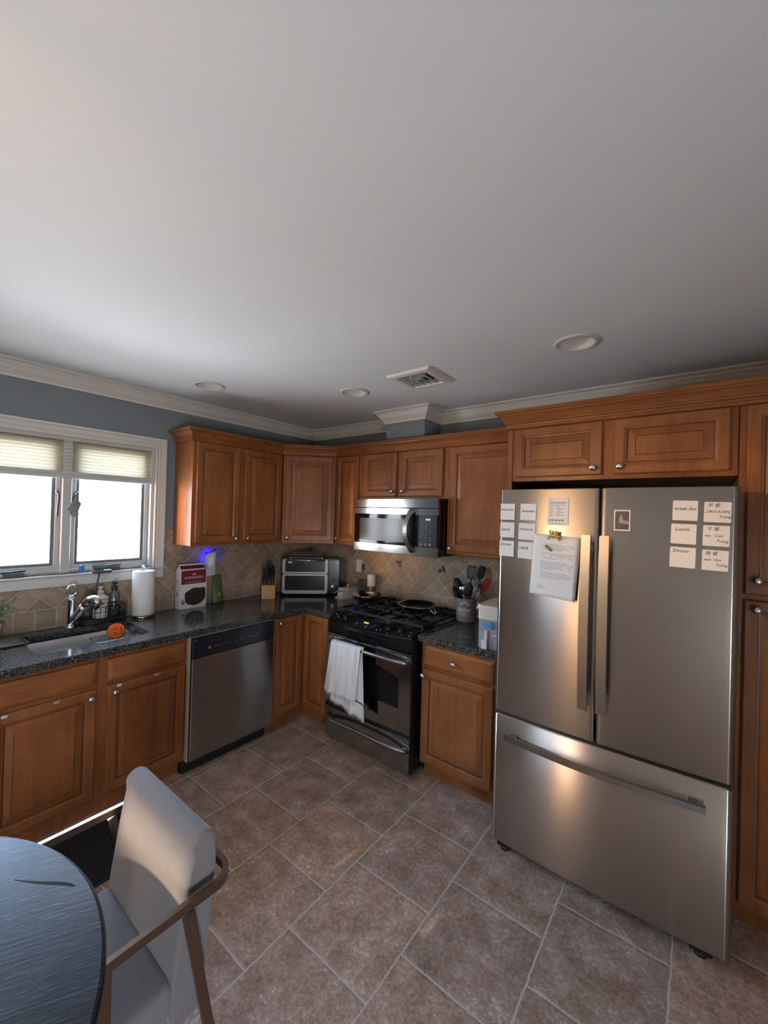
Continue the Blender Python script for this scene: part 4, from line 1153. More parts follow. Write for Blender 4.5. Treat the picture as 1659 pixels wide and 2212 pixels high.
def soap():
    r = thing('soap_dispenser', 'white painted ceramic soap dispenser with pump, standing in the wire caddy', 'soap dispenser', (.090, -1.864, CT + .0345))
    MB().lathe([(.038, .0005), (.041, .004), (.042, .012), (.0405, .085), (.044, .118), (.046, .122), (.045, .127), (.037, .133), (.025, .143), (.017, .148), (.016, .153)], n=36).build('jar', 'ceramic', r)
    d = MB(); o2 = MB(); random.seed(2)
    for k in range(9):
        a = 2 * PI * k / 9
        for z, sz in ((.092, .009), (.072, .006), (.055, .007), (.108, .006)):
            aa = a + z * 9; d_ = Vector((math.cos(aa), math.sin(aa), 0)); R3 = d_.to_track_quat('Z', 'Y').to_matrix()
            (o2 if (k + int(z * 1000)) % 3 == 0 else d).lathe([(sz * .62, 0), (sz * .62, .0012), (0, .0016)], Vector((d_.x * .0412, d_.y * .0412, z)), 8, mat=R3)
    d.tube([(.0415 * math.cos(2 * PI * k / 30), .0415 * math.sin(2 * PI * k / 30), .014) for k in range(30)], .0012, 6, closed=True)
    d.tube([(.0462 * math.cos(2 * PI * k / 30), .0462 * math.sin(2 * PI * k / 30), .122) for k in range(30)], .0016, 6, closed=True)
    d.build('painted_leaf', 'navydot', r); o2.build('painted_flower', 'ochre', r)
    MB().lathe([(.017, .1535), (.017, .168), (.014, .171), (.007, .173), (.0065, .187), (.013, .189), (.013, .197), (0, .199)], n=24).tube([(.0, 0, .193), (.018, -.012, .194), (.028, -.018, .187)], [.006, .005, .004], 8).build('pump', 'white', r)
soap()
def pumpbottle():
    r = thing('pump_bottle', 'clear pump bottle with black top, right of the ceramic soap dispenser', 'bottle', (.090, -1.788, CT + .0345))
    MB().lathe([(.030, .0005), (.032, .004), (.032, .125), (.028, .142), (.016, .155), (.0145, .165)], n=32).build('bottle_body', 'bottle', r)
    MB().lathe([(.0285, .004), (.0285, .060), (0, .060)], n=28).build('liquid', simple('clear_liquid', (.10, .12, .12), .1), r)
    MB().lathe([(.017, .1652), (.0175, .168), (.0175, .190), (.012, .193), (.006, .194), (.006, .205), (.014, .207), (.014, .224), (0, .226)], n=24).box((-.006, -.008, .208), (.036, .008, .222), .003).build('pump_top', 'blackp', r)
pumpbottle()
def brush():
    r = thing('dish_brush', 'gray bristle dish brush leaning from the caddy against the window sill', 'brush', (.048, -1.889, CT + .05))
    a = Vector((0, 0, 0)); b = Vector((.0, .022, .285))
    MB().tube([(-.004, 0, .002), (-.002, .010, .14), (.0, .026, .262)], [.0065, .005, .005], 10).build('handle', 'gray', r)
    MB().box((-.016, -.012, .262), (.020, .095, .283), .008, seg=2).build('head', 'gray', r)
    m = MB(); random.seed(4)
    for k in range(90):
        bx = random.uniform(-.012, .016); by = random.uniform(-.004, .045)
        m.tube([(bx, by, .28), (bx * 1.8, by * 1.5 - .008 + random.uniform(-.006, .006), .308 + random.uniform(0, .016))], [.0012, .0006], 4)
    m.build('bristles', simple('bristle_gray_green', (.10, .12, .09), .8), r)
brush()
def papertowel():
    r = thing('paper_towel_holder', 'white paper towel roll on a steel upright holder under the window corner', 'paper towel roll', (.120, -1.622, CT))
    MB().lathe([(.058, .0005), (.060, .004), (.059, .012), (.050, .017), (.012, .019)], n=40).build('base', 'steel_sm', r)
    MB().lathe([(.006, .018), (.006, .325), (.008, .330), (.013, .334), (.016, .340), (.014, .349), (.007, .353), (0, .354)], n=20).build('post', 'chrome', r)
    n = 56; pr = [(.021, .020), (.0675, .020), (.069, .022), (.069, .312), (.0675, .314), (.021, .314), (.021, .020)]
    MB().lathe(pr, n=n, cap=False).build('roll', 'papert', r)
papertowel()
def sponge():
    r = thing('sponge', 'round orange smiley face sponge resting on the rack in the sink', 'sponge', (.285, -1.838, .874))
    D = Vector((.80, -.36, .47)).normalized(); Q = D.to_track_quat('Z', 'Y').to_matrix()
    n = 40; vs = []; fs = []; prof = [(0, -.014), (.88, -.014), (1, -.009), (1, .009), (.93, .014), (0, .014)]
    for rr, z in prof:
        for k in range(n):
            a = 2 * PI * k / n; rad = .047 * rr * (1 + (.035 if k % 2 else -.0) * (rr > .8)); vs.append(Q @ Vector((rad * math.cos(a), rad * math.sin(a), z)))
    for i in range(len(prof) - 1):
        for k in range(n): fs.append((i * n + k, i * n + (k + 1) % n, (i + 1) * n + (k + 1) % n, (i + 1) * n + k))
    MB().add(vs, fs, 0, False).build('foam_disc', 'orange', r)
    e = MB()
    q4 = Q.to_4x4()
    # local axes on the face: pick camera-aligned right/up
    up = (Uv - D * Uv.dot(D)).normalized(); rt = up.cross(D).normalized()
    for a, b in ((-.004, .013), (-.001, -.015)):
        c = rt * a + up * b + D * .0141; e.lathe([(.0058, 0), (.0058, .0006), (0, .0008)], c, 14, mat=Q)
    e.tube([rt * (.020 + .010 * math.cos(t)) + up * (.022 * math.sin(t)) + D * .0143 for t in [math.radians(-70 + i * 14) for i in range(11)]], .0025, 6)
    e.build('face_holes', 'orange_dark', r)
sponge()
def rack():
    r = thing('sink_rack', 'dark metal rack hooked inside the right end of the sink', 'rack', (.30, -1.86, .80))
    m = MB(); x0, x1, y0, y1 = -.075, .075, -.105, .105
    for z in (.0, .048):
        m.tube([(x, y, z) for x, y in rrect(x0, y0, x1, y1, .03, 4)], .003, 8, closed=True)
    for i in range(7):
        y = y0 + .03 + (y1 - y0 - .06) * i / 6; m.tube([(x0, y, .048), (x0, y, 0), (x1, y, 0), (x1, y, .048)], .0018, 6)
    for x in (x0 + .04, x1 - .04): m.tube([(x, y1, 0), (x, y1, .048)], .0018, 6); m.tube([(x, y0, 0), (x, y0, .048)], .0018, 6)
    m.build('wire_frame', 'steel_sm', r)
    MB().prism(rrect(x0 + .006, y0 + .006, x1 - .006, y1 - .006, .026, 4), .004, .010).build('tray', 'blackp', r)
    MB().tube([(.0, y1 + .003, .04), (.0, y1 + .012, .062)], .003, 6).tube([(-.05, -.10, -.001), (-.05, -.10, -.135)], .004, 6).tube([(.05, .08, -.001), (.05, .08, -.135)], .004, 6).tube([(-.05, .08, -.001), (-.05, .08, -.135)], .004, 6).tube([(.05, -.10, -.001), (.05, -.10, -.135)], .004, 6).build('leg', 'blackp', r)
rack()
def drymat():
    r = thing('drying_rack', 'dark roll-up drying rack laid across the left end of the sink', 'drying rack', (.22, -2.42, CT))
    m = MB()
    for i in range(16): m.tube([(-.075 + i * .0107, -.25, .0062), (-.075 + i * .0107, .165, .0062)], .0045, 8)
    m.build('rod', 'gray', r)
    MB().box((-.084, .150, .0008), (.098, .166, .013), .003).box((-.084, -.262, .0008), (.098, -.246, .013), .003).build('end_strip', 'blackp', r)
drymat()
def plant():
    random.seed(11)
    r = thing('potted_plant', 'small pale green leafy plant on the counter left of the sink', 'plant', (.085, -2.372, CT))
    MB().lathe([(.032, .0005), (.036, .003), (.045, .075), (.047, .08), (.042, .08), (.040, .070), (0, .068)], n=28).build('pot', 'white', r)
    st = MB(); lf = MB()
    for k in range(26):
        a = random.uniform(0, 2 * PI); R0 = random.uniform(.03, .105); hh = random.uniform(.09, .21)
        tip = Vector((max(-.07, R0 * math.cos(a)), R0 * math.sin(a), hh)); base = Vector((0, 0, .068)); mid = base.lerp(tip, .5) + Vector((0, 0, .03))
        st.tube([base, mid, tip], [.0016, .0013, .001], 5)
        for j in range(9):
            t = .35 + .65 * j / 8; c = base.lerp(mid, t * 2) if t < .5 else mid.lerp(tip, t * 2 - 1)
            d1 = (Vector((random.uniform(-1, 1), random.uniform(-1, 1), random.uniform(-.3, .8)))).normalized(); d2 = d1.orthogonal().normalized(); nn = d1.cross(d2)
            L = random.uniform(.014, .022); e = c + d1 * L
            if e.x < -.073 : continue
            lf.add([c, c + d1 * L * .4 + d2 * L * .33 + nn * .002, e, c + d1 * L * .4 - d2 * L * .33 + nn * .002], [(0, 1, 2, 3)], 0, True)
    st.build('stem', 'leaf', r); lf.build('foliage', 'leaf', r, fixn=False)
plant()
def blueclip():
    r = thing('blue_holder', 'small rounded blue plastic holder standing on the window sill', 'holder', (.004, -1.947, WZ0))
    m = MB(); prof = [(-.012, .0004), (.012, .0004), (.012, .036)] + arc((0, .036), .012, 0, 180, 10)[1:-1] + [(-.012, .036)]
    m.prism(prof, -.009, .009, 'yz'); m.build('holder_body', 'blue', r)
blueclip()
tag(MB().tube([(.006, -2.19, WZ0 + .003), (.012, -2.165, WZ0 + .010), (.016, -2.14, WZ0 + .004), (.014, -2.10, WZ0 + .0028), (.018, -2.05, WZ0 + .0028), (.015, -2.00, WZ0 + .0028), (.019, -1.97, WZ0 + .0028)], .0024, 8).build('cord', 'gray'), 'thin dark cord lying along the window sill', 'cord')
def crochet():
    r = thing('crochet_ornament', 'gray crocheted ornament hanging from the latch between the window panes', 'ornament', (-.005, -1.992, 1.57))
    m = MB(); out = [(-.004, 0), (.010, .004), (.030, .074), (.036, .082), (.022, .100), (.008, .122), (.006, .140), (-.004, .140), (-.010, .105), (-.028, .062), (-.036, .045), (-.030, .030), (-.014, .006)]
    m.prism(out, -.005, .006, 'yz'); m.build('knitted_body', 'knit', r)
    e = MB()
    for i in range(8): 
        t = i / 7; z = .012 + .105 * t; y0 = -.034 * math.sin(PI * min(1, .25 + t * .75)); y1 = .034 * math.sin(PI * min(1, .3 + t * .7))
        e.tube([(.008, y0, z - .008), (.010, (y0 + y1) / 2, z + .002), (.008, y1, z + .006)], .0022, 6)
    e.build('yarn_row', simple('yarn_pale', (.42, .40, .44), .9), r)
    MB().tube([(.012, .018, .166), (.012, .004, .162), (.008, -.008, .148), (.004, -.012, .120), (.004, -.010, .098)], .0042, 8).build('hanging_loop', 'gray', r)
crochet()

# ------------------------------------------------------------------ things on the left counter
def chocbox():
    r = thing('brownie_mix_box', 'white and maroon carton with a picture of a brownie, beside the paper towels', 'box', (.104, -1.366, CT), math.radians(89))
    w, d, h, ht = .200, .075, .285, .318
    # front faces -y in local space
    m = MB(); m.prism([(0, .0005), (w, .0005), (w, h), (0, h)], 0, d, 'xz')
    m.v = []; m.f = []; m.mi = []; m.sm = []
    P = [(0, 0, .0005), (w, 0, .0005), (w, d, .0005), (0, d, .0005), (0, 0, h), (w, 0, h), (w, d, h), (0, d, h), (.006, d / 2, ht), (w - .006, d / 2, ht)]
    m.add(P, [(3, 2, 1, 0), (0, 1, 5, 4), (1, 2, 6, 5), (2, 3, 7, 6), (3, 0, 4, 7), (4, 5, 9, 8), (6, 7, 8, 9), (5, 6, 9), (7, 4, 8)])
    m.box((.002, d / 2 - .001, ht - .004), (w - .002, d / 2 + .001, ht + .012))
    m.build('carton', 'boxwhite', r)
    t = MB().box((.006, -.0006, .183), (w - .006, 0, h - .001))
    sl = math.atan2(d / 2, ht - h)
    dz = (ht - h); t.add([(.006, -.0006, h - .001), (w - .006, -.0006, h - .001), (w - .010, d / 2 - .0012, ht), (.010, d / 2 - .0012, ht), (.006, -.0001, h - .001), (w - .006, -.0001, h - .001), (w - .010, d / 2, ht - .0008), (.010, d / 2, ht - .0008)],
          [(0, 1, 2, 3), (7, 6, 5, 4), (0, 4, 5, 1), (1, 5, 6, 2), (2, 6, 7, 3), (3, 7, 4, 0)])
    t.build('maroon_panel', 'maroon', r)
    text('brand_lettering', 'GHIRARDELLI', .0245, 'crockwhite', r, (w * .52, -.0008, .222), align='CENTER', xs=1.02)
    text('flavor_lettering', 'TRIPLE CHOCOLATE', .0135, 'tan', r, (w * .52, -.0008, .193), align='CENTER')
    MB().prism([(.085, .250), (.10, .262), (.108, .258), (.125, .254), (.105, .250)], -.001, -.0003, 'xz').build('eagle_emblem', 'crockwhite', r)
    random.seed(8)
    out = [(.035, .115), (.045, .125), (.075, .140), (.09, .150), (.12, .152), (.15, .146), (.175, .150), (.191, .142), (.194, .085), (.19, .06), (.165, .035), (.13, .022), (.10, .020), (.06, .032), (.042, .048), (.036, .08)]
    MB().prism(out, -.0012, -.0002, 'xz').build('brownie_picture', 'choc', r)
    ch = MB()
    for x, z in ((.008, .055), (.020, .062), (.016, .045), (.028, .048), (.012, .036), (.025, .035)): ch.box((x, -.0008, z), (x + .010, -.0001, z + .009), 0)
    for y, z in ((.030, .195), (.040, .205), (.035, .112), (.045, .105), (.038, .092)): ch.box((-.0008, y, z), (-.0001, y + .010, z + .013))
    ch.build('chocolate_chip_print', 'choc', r)
chocbox()
def outlet(label, loc, rz):
    r = thing('wall_outlet', label, 'outlet', loc, rz)
    MB().box((-.035, -.006, -.057), (.035, 0, .057), .0025, seg=2).build('cover_plate', 'white', r)
    for z in (-.02, .02):
        MB().prism(rrect(-.014, z - .013, .014, z + .013, .006, 3), -.0072, -.0055, 'xz').build('socket', 'cream', r)
outlet('white outlet plate on the window wall tile, behind the plug-in air freshener', (.0102, -1.078, 1.165), WIN)
outlet('white outlet plate on the stove wall tile above the butter dish', (.6635, -.0103, 1.168), 0)
def freshener():
    r = thing('air_freshener', 'white plug-in air freshener glowing blue on the window wall tile', 'air freshener', (.020, -1.102, 1.182))
    n = 14; vs = []; fs = []
    prof = [(.0, -.043)] + [(.058 * math.sin(PI * i / n) ** .8, -.043 * math.cos(PI * i / n)) for i in range(1, n)] + [(.0, .043)]
    m = MB(); k = len(prof)
    for z, tilt in ((0.0, 0), (.004, 0), (.118, .022)):
        s = .93 if z == 0 else 1
        vs += [(x * s + .004, y * s, z + (tilt * (y / .043) if tilt else 0)) for x, y in prof]
    fs = [(a * k + i, a * k + (i + 1) % k, (a + 1) * k + (i + 1) % k, (a + 1) * k + i) for a in range(2) for i in range(k)]
    fs += [tuple(range(k - 1, -1, -1)), tuple(2 * k + i for i in range(k))]
    m.add(vs, fs, 0, True); m.build('shell', 'white', r)
    MB().box((-.003, -.030, .030), (.0035, .028, .118), .001).build('glow_strip', 'blue_led', r)
    MB().box((-.0012, -.012, -.008), (.012, .020, .004)).build('plug', 'white', r)
freshener()
def pouch():
    r = thing('snack_pouch', 'green foil pouch standing against the tile under the plug-in air freshener', 'pouch', (.082, -1.052, CT), math.radians(84))
    n = 10; vs = []; fs = []
    lv = [(.0005, .020, .043), (.02, .022, .044), (.08, .018, .042), (.14, .011, .040), (.185, .004, .038), (.205, .0012, .037), (.214, .0012, .037)]
    for z, t, w in lv:
        for k in range(20):
            a = 2 * PI * k / 20; vs.append((w * math.copysign(abs(math.cos(a)) ** .6, math.cos(a)), t * math.sin(a) + (.02 - .0) * 0 + z * .18, z))
    fs = [(i * 20 + k, i * 20 + (k + 1) % 20, (i + 1) * 20 + (k + 1) % 20, (i + 1) * 20 + k) for i in range(len(lv) - 1) for k in range(20)] + [tuple(range(19, -1, -1)), tuple((len(lv) - 1) * 20 + k for k in range(20))]
    MB().add(vs, fs, 0, True).build('pouch_body', 'green', r)
    MB().box((-.006, -.016, .062), (.012, -.0125, .066)).tube([(-.004, -.0145, .07), (.002, -.013, .085), (.012, -.0145, .072)], .0016, 6).build('printed_emblem', 'crockwhite', r)
pouch()
def knifeblock():
    r = thing('knife_block', 'light wood knife block full of black-handled knives', 'knife block', (.205, -.655, CT), math.radians(46))
    MB().prism([(-.045, .0005), (.055, .0005), (.055, .175), (.030, .20), (-.045, .092)], -.055, .055, 'yz').build('block', 'block', r)
    MB().box((-.018, -.0458, .045), (.018, -.0449, .062)).build('label_plate', 'tan', r)
    random.seed(6)
    def knife(x, y, z, L, wd):
        c = MB(); d = Vector((0, -.42, .90)).normalized(); p = Vector((x, y, z)); Q = d.to_track_quat('Z', 'Y').to_matrix().to_4x4()
        c.box((-wd, -.009, .0), (wd, .009, L), .004, seg=2, mat=Matrix.Translation(p) @ Q)
        k = c.build('knife_handle', 'blackp', r)
        for t in (.25, .55, .82): MB().lathe([(.0022, 0), (.0022, .0006)], p + Q.to_3x3() @ Vector((0, -.009, L * t)), 8, mat=Q.to_3x3() @ Matrix.Rotation(PI / 2, 3, 'X')).build('rivet', 'silver', k)
    for i in range(5): knife(-.042 + i * .021, -.028, .118, .085, .0068)
    for i in range(4): knife(-.038 + i * .025, .002, .162, .095 + .012 * (i % 2), .009)
    for i in range(3): knife(-.010 + i * .022, .026, .196, .105 - .006 * i, .010)
knifeblock()
def toaster():
    ax = Vector((.36, .36, 0)).normalized()
    r = thing('toaster_oven', 'black double-door toaster oven with steel door frames in the counter corner', 'toaster oven', (.200, -.520, CT), math.radians(45))
    W, Dp, Ht = .51, .25, .328
    b = MB().prism(rrect(.0, .012, W, Dp, .012, 3), .018, Ht)
    b.build('body', 'black', r)
    for x in (.05, W - .05):
        for y in (.05, Dp - .04): MB().lathe([(.014, .0005), (.014, .019)], (x, y, 0), 14).build('foot', 'blackp', r)
    def door(z0, z1, t, bot):
        o = rrect(.004, z0, .402, z1, .02 if bot else .012, 4); i = rrect(.028, z0 + (.030 if bot else .014), .378, z1 - t, .008, 3)
        d = MB().plate(o, [i], -.006, .011, 'xz').build('door', 'oven_steel', r)
        MB().prism(rrect(.027, z0 + (.029 if bot else .013), .379, z1 - t + .001, .006, 3), -.001, .009, 'xz').build('door_glass', 'black', d)
        return d
    d1 = door(.020, .196, .016, True); d2 = door(.200, .326, .010, False)
    MB().tube([(.035, -.005, .316), (.04, -.026, .318), (.37, -.026, .318), (.375, -.005, .316)], .006, 10).build('handle', 'steel_sm', d2)
    MB().prism(rrect(.05, .292, .088, .306, .006, 3), -.0075, -.0005, 'xz').build('badge', 'crockwhite', d2)
    text('brand_lettering', 'NINJA', .012, 'print', d2, (.19, -.0013, .294))
    pn = MB().box((.408, -.004, .020), (W - .004, .011, Ht - .004), .003).build('control_panel', 'black', r)
    MB().lathe([(.020, 0), (.020, .016), (.017, .020), (0, .0205)], (.450, -.004, .085), 28, mat=Matrix.Rotation(PI / 2, 3, 'X')).build('dial', 'silver', pn)
    bt = MB()
    for z in (.268, .205): MB().box((.425, -.0048, z), (.448, -.0038, z + .006)).build('button', 'print', pn)
    bt.box((.43, -.0046, .235), (.485, -.0039, .237)).box((.484, -.0046, .170), (.486, -.0039, .280)).box((.43, -.0046, .280), (.486, -.0039, .282)).build('panel_outline', 'print', pn)
    tr = MB().plate(rrect(.05, .02, .37, .21, .015, 3), [], Ht + .008, Ht + .011)
    tr.tube([(.05, .02, Ht + .012), (.075, .012, Ht + .036), (.345, .012, Ht + .036), (.37, .02, Ht + .012)], .004, 8).tube([(.05, .21, Ht + .012), (.075, .218, Ht + .034), (.345, .218, Ht + .034), (.37, .21, Ht + .012)], .004, 8)
    for x in (.07, .35):
        for y in (.04, .19): tr.box((x - .005, y - .005, Ht - .0005), (x + .005, y + .005, Ht + .009))
    tr.build('top_tray', 'oven_steel', r)
toaster()
def butter():
    r = thing('butter_dish', 'white covered butter dish between the toaster oven and the bottle', 'butter dish', (.655, -.150, CT), math.radians(-14))
    MB().prism(rrect(-.058, -.105, .058, .105, .02, 4), .0005, .008).build('plate', 'cream', r)
    bm = bmesh.new(); bmesh.ops.create_cube(bm, size=1)
    for v in bm.verts:
        t = 1 if v.co.z < 0 else .88; v.co = Vector((v.co.x * .086 * t, v.co.y * .172 * t, .0085 if v.co.z < 0 else .090))
    bmesh.ops.bevel(bm, geom=list(bm.edges), offset=.004, segments=2, affect='EDGES')
    l = MB().bm(bm, 0, False).build('lid', 'cream', r); bm.free()
    MB().lathe([(.008, .0905), (.005, .098), (.006, .103), (.013, .107), (.012, .113), (0, .115)], n=20).build('lid_knob', 'cream', l)
butter()
def oilbottle():
    r = thing('oil_bottle', 'tall clear glass bottle with dark stopper under the stove wall outlet', 'bottle', (.772, -.085, CT))
    MB().prism(rrect(-.032, -.032, .032, .032, .006, 3), .0005, .165).lathe([(.031, .165), (.030, .185), (.020, .205), (.0135, .222), (.0125, .258)], n=24).build('bottle_body', 'bottle', r)
    MB().prism(rrect(-.029, -.029, .029, .029, .005, 3), .004, .06).build('liquid', simple('pale_oil', (.16, .15, .09), .1), r)
    MB().lathe([(.014, .2585), (.0145, .262), (.0145, .296), (.011, .300), (0, .301)], n=20).build('stopper', simple('stopper_dark', (.05, .02, .014), .5), r)
oilbottle()
def whitemill():
    r = thing('utensil_stand', 'white cylinder on a narrow tan stem beside the glass bottle', 'container', (.862, -.075, CT))
    MB().lathe([(.020, .0005), (.022, .003), (.019, .01), (.018, .110), (.020, .114)], n=24).build('stem', 'tan', r)
    MB().lathe([(.026, .1145), (.034, .118), (.036, .125), (.036, .218), (.033, .223), (0, .224)], n=32).build('cylinder', 'cream', r)
whitemill()

# ------------------------------------------------------------------ pans
def pan(name, label, c, rr, h, mats, ang, dist, zc, hook):
    r = thing(name, label, 'frying pan', (c[0], c[1], zc + .0062), math.radians(ang))
    MB().lathe([(0, .0005), (rr * .74, .0005), (rr * .80, .004), (rr * .97, h - .004), (rr, h), (rr - .003, h + .0005), (rr * .955, h - .006), (rr * .79, .007), (rr * .74, .0045), (0, .004)], n=56, cap=False).build('bowl', mats[0], r)
    if mats[2]: MB().lathe([(0, .0048), (rr * .74, .0053), (rr * .785, .0078), (rr * .945, h - .006)], n=56, cap=False).build('nonstick_lining', mats[2], r)
    p = [(rr * .98, 0, h * .75), (rr + .03, 0, h + .004), (rr + .07, 0, h + .016), (rr + .12, 0, h + .015), (rr + dist, 0, h + .002)]
    if hook:
        m = MB()
        for s in (-1, 1): m.tube([(x, s * (.016 if 0 < i < 4 else .009) * (1 if i else 1.3), z) for i, (x, y, z) in enumerate(p)], [.004, .0045, .0045, .0045, .004], 8)
        m.tube([(p[-1][0], .009, p[-1][2]), (p[-1][0] + .012, 0, p[-1][2] - .004), (p[-1][0], -.009, p[-1][2])], .0042, 8)
        m.build('handle', 'steel_sm', r)
    else:
        MB().tube(p, 0, flat=(.010, .004)).sphere(p[-1], .008, sc_=(1.4, 1, .6)).build('handle', 'steel_sm', r)
    for s in (-.012, .012): MB().sphere((rr * .93, s, h * .70), .004, n=8).build('rivet', 'steel_sm', r)
pan('frying_pan', 'empty shiny steel frying pan on the rear left burner', (1.00, -.292), .128, .045, ('steel_sm', 'steel_sm', None), 216, .135, .9435, False)
pan('frying_pan', 'black nonstick frying pan with looped steel handle on the right burners', (1.478, -.285), .148, .040, ('steel_sm', 'steel_sm', 'black'), -34, .150, .9435, True)

# ------------------------------------------------------------------ right counter
def crock():
    r = thing('utensil_crock', 'gray stoneware crock with white lettering right of the range', 'crock', (1.806, -.150, CT))
    MB().lathe([(.060, .0005), (.067, .004), (.070, .02), (.070, .155), (.0715, .163), (.0705, .167), (.064, .167), (.062, .15), (.060, .012), (0, .011)], n=44, cap=False).build('jar', 'crock', r)
    # curved lettering round the front
    def curved(name, body, size, z, a0, spacing):
        cx = 0
        for i, chx in enumerate(body):
            if chx == ' ': continue
            a = math.radians(a0) + i * spacing
            o = text(name, chx, size, 'crockwhite', r, (.0708 * math.cos(a), .0708 * math.sin(a), z), rot=(PI / 2, 0, a + PI / 2), extrude=.0006, shear=.2)
    curved('lettering', 'kitchen', .040, .082, -112, .165)
    e = MB()
    for k in range(16):
        a = math.radians(-96 + k * 3.2); b = math.sin(PI * k / 15)
        e.sphere((.0705 * math.cos(a), .0705 * math.sin(a), .128 + .018 * b), .0042, n=8)
    e.build('wreath_emblem', 'crockwhite', r)
    e = MB()
    for z, a0, a1 in ((.070, -108, -55), (.060, -100, -45), (.052, -92, -50)):
        pts = [(.0706 * math.cos(math.radians(a0 + (a1 - a0) * k / 12)), .0706 * math.sin(math.radians(a0 + (a1 - a0) * k / 12)), z) for k in range(13)]
        e.tube(pts, .0012, 6)
    e.build('small_print', 'crockwhite', r)
crock()
def utensil(name, label, kind, base, tip, mat, hm='blackp', face=None):
    """stick from inside the crock (base) up to the head centre (tip), world coords"""
    b = Vector(base); t = Vector(tip); r = thing(name, label, 'utensil', b); d = (t - b); L = d.length; dn = d.normalized()
    Q = dn.to_track_quat('Z', 'Y').to_matrix()
    if face is not None:
        f = Vector(face); f = (f - dn * f.dot(dn)).normalized(); x = f.cross(dn).normalized() ; Q = Matrix((x, f, dn)).transposed()
    Qm = Q.to_4x4(); hs = L - .07
    MB().tube([Vector((0, 0, 0)), dn * hs * .5, dn * (hs + .008)], [.0055, .005, .0045], 8).build('handle', hm, r)
    m = MB()
    if kind == 'turner':
        m.plate([(-.030, hs), (.030, hs), (.038, hs + .03), (.038, hs + .085), (.026, hs + .10), (-.026, hs + .10), (-.036, hs + .088), (-.036, hs + .03)],
                [[(x, hs + .025), (x + .0045, hs + .025), (x + .0045, hs + .085), (x, hs + .085)] for x in (-.026, -.013, 0, .013)], -.0015, .0015, 'xz')
    elif kind == 'spatula':
        m.prism([(-.014, hs), (.014, hs), (.026, hs + .022), (.026, hs + .080), (.018, hs + .095), (-.016, hs + .095), (-.026, hs + .082), (-.026, hs + .022)], -.004, .004, 'xz')
    elif kind == 'spoon':
        m.sphere((0, 0, hs + .045), .040, sc_=(.84, .30, 1.35))
    elif kind == 'ladle':
        m.lathe([(0, -.036), (.022, -.033), (.039, -.019), (.046, 0), (.044, .001), (.037, -.017), (.021, -.030), (0, -.033)], (0, -.02, hs + .04), 24, mat=Matrix.Rotation(math.radians(60), 3, 'X'), cap=False)
    elif kind == 'whisk':
        for k in range(7):
            a = PI * k / 7
            m.tube([(math.cos(a) * .030 * math.sin(PI * t_) ** .8, math.sin(a) * .030 * math.sin(PI * t_) ** .8, hs + .11 * (t_ if t_ <= 1 else 2 - t_)) for t_ in [i / 10 for i in range(0, 11)]], .0013, 5)
            m.tube([(-math.cos(a) * .030 * math.sin(PI * t_) ** .8, -math.sin(a) * .030 * math.sin(PI * t_) ** .8, hs + .11 * t_) for t_ in [i / 10 for i in range(0, 11)]], .0013, 5)
    elif kind == 'tongs':
        for s in (-1, 1): m.tube([(0, 0, hs - .02), (s * .016, 0, hs + .03), (s * .010, 0, hs + .085)], 0, flat=(.006, .0025))
    m.v = [tuple(Q @ Vector(v)) for v in m.v]
    m.build('head', mat, r)
FC = (-.55, -.80, 0)
G3 = 'cooking utensils standing in the stoneware crock'
z0 = CT + .02
utensil('turner', 'wide gray slotted turner standing tallest at the back of the crock', 'turner', (1.806, -.145, z0), (1.825, -.105, 1.262), 'gray', face=(.5, -.85, .1))
utensil('spatula', 'black square spatula at the right rear of the crock', 'spatula', (1.820, -.135, z0), (1.898, -.100, 1.270), 'blackp', face=(.5, -.85, .1))
utensil('serving_spoon', 'large black spoon tipping out to the left of the crock', 'spoon', (1.815, -.150, z0), (1.712, -.125, 1.165), 'blackp', face=(.45, -.85, .3))
utensil('spoon', 'small black spoon below the large one, leaning left from the crock', 'spoon', (1.822, -.165, z0), (1.722, -.160, 1.108), 'blackp', face=(.45, -.3, .8))
utensil('ladle', 'steel ladle at the front left of the crock', 'ladle', (1.808, -.165, z0), (1.790, -.175, 1.150), 'silver', 'silver', face=(.2, -.9, .2))
utensil('serving_fork', 'dark slotted spoon at the front centre of the crock', 'spoon', (1.800, -.160, z0), (1.838, -.180, 1.150), 'blackp', face=(.45, -.85, 0))
utensil('whisk', 'wire whisk leaning to the right side of the crock', 'whisk', (1.796, -.150, z0), (1.893, -.165, 1.120), 'silver', 'gray')
utensil('tongs', 'gray kitchen tongs leaning right over the crock rim', 'tongs', (1.800, -.140, z0), (1.905, -.150, 1.180), 'gray', 'gray')
utensil('silicone_spatula', 'red silicone spatula leaning far right from the crock', 'spatula', (1.800, -.130, z0), (1.938, -.100, 1.185), 'red', 'red', face=(.5, -.85, .1))
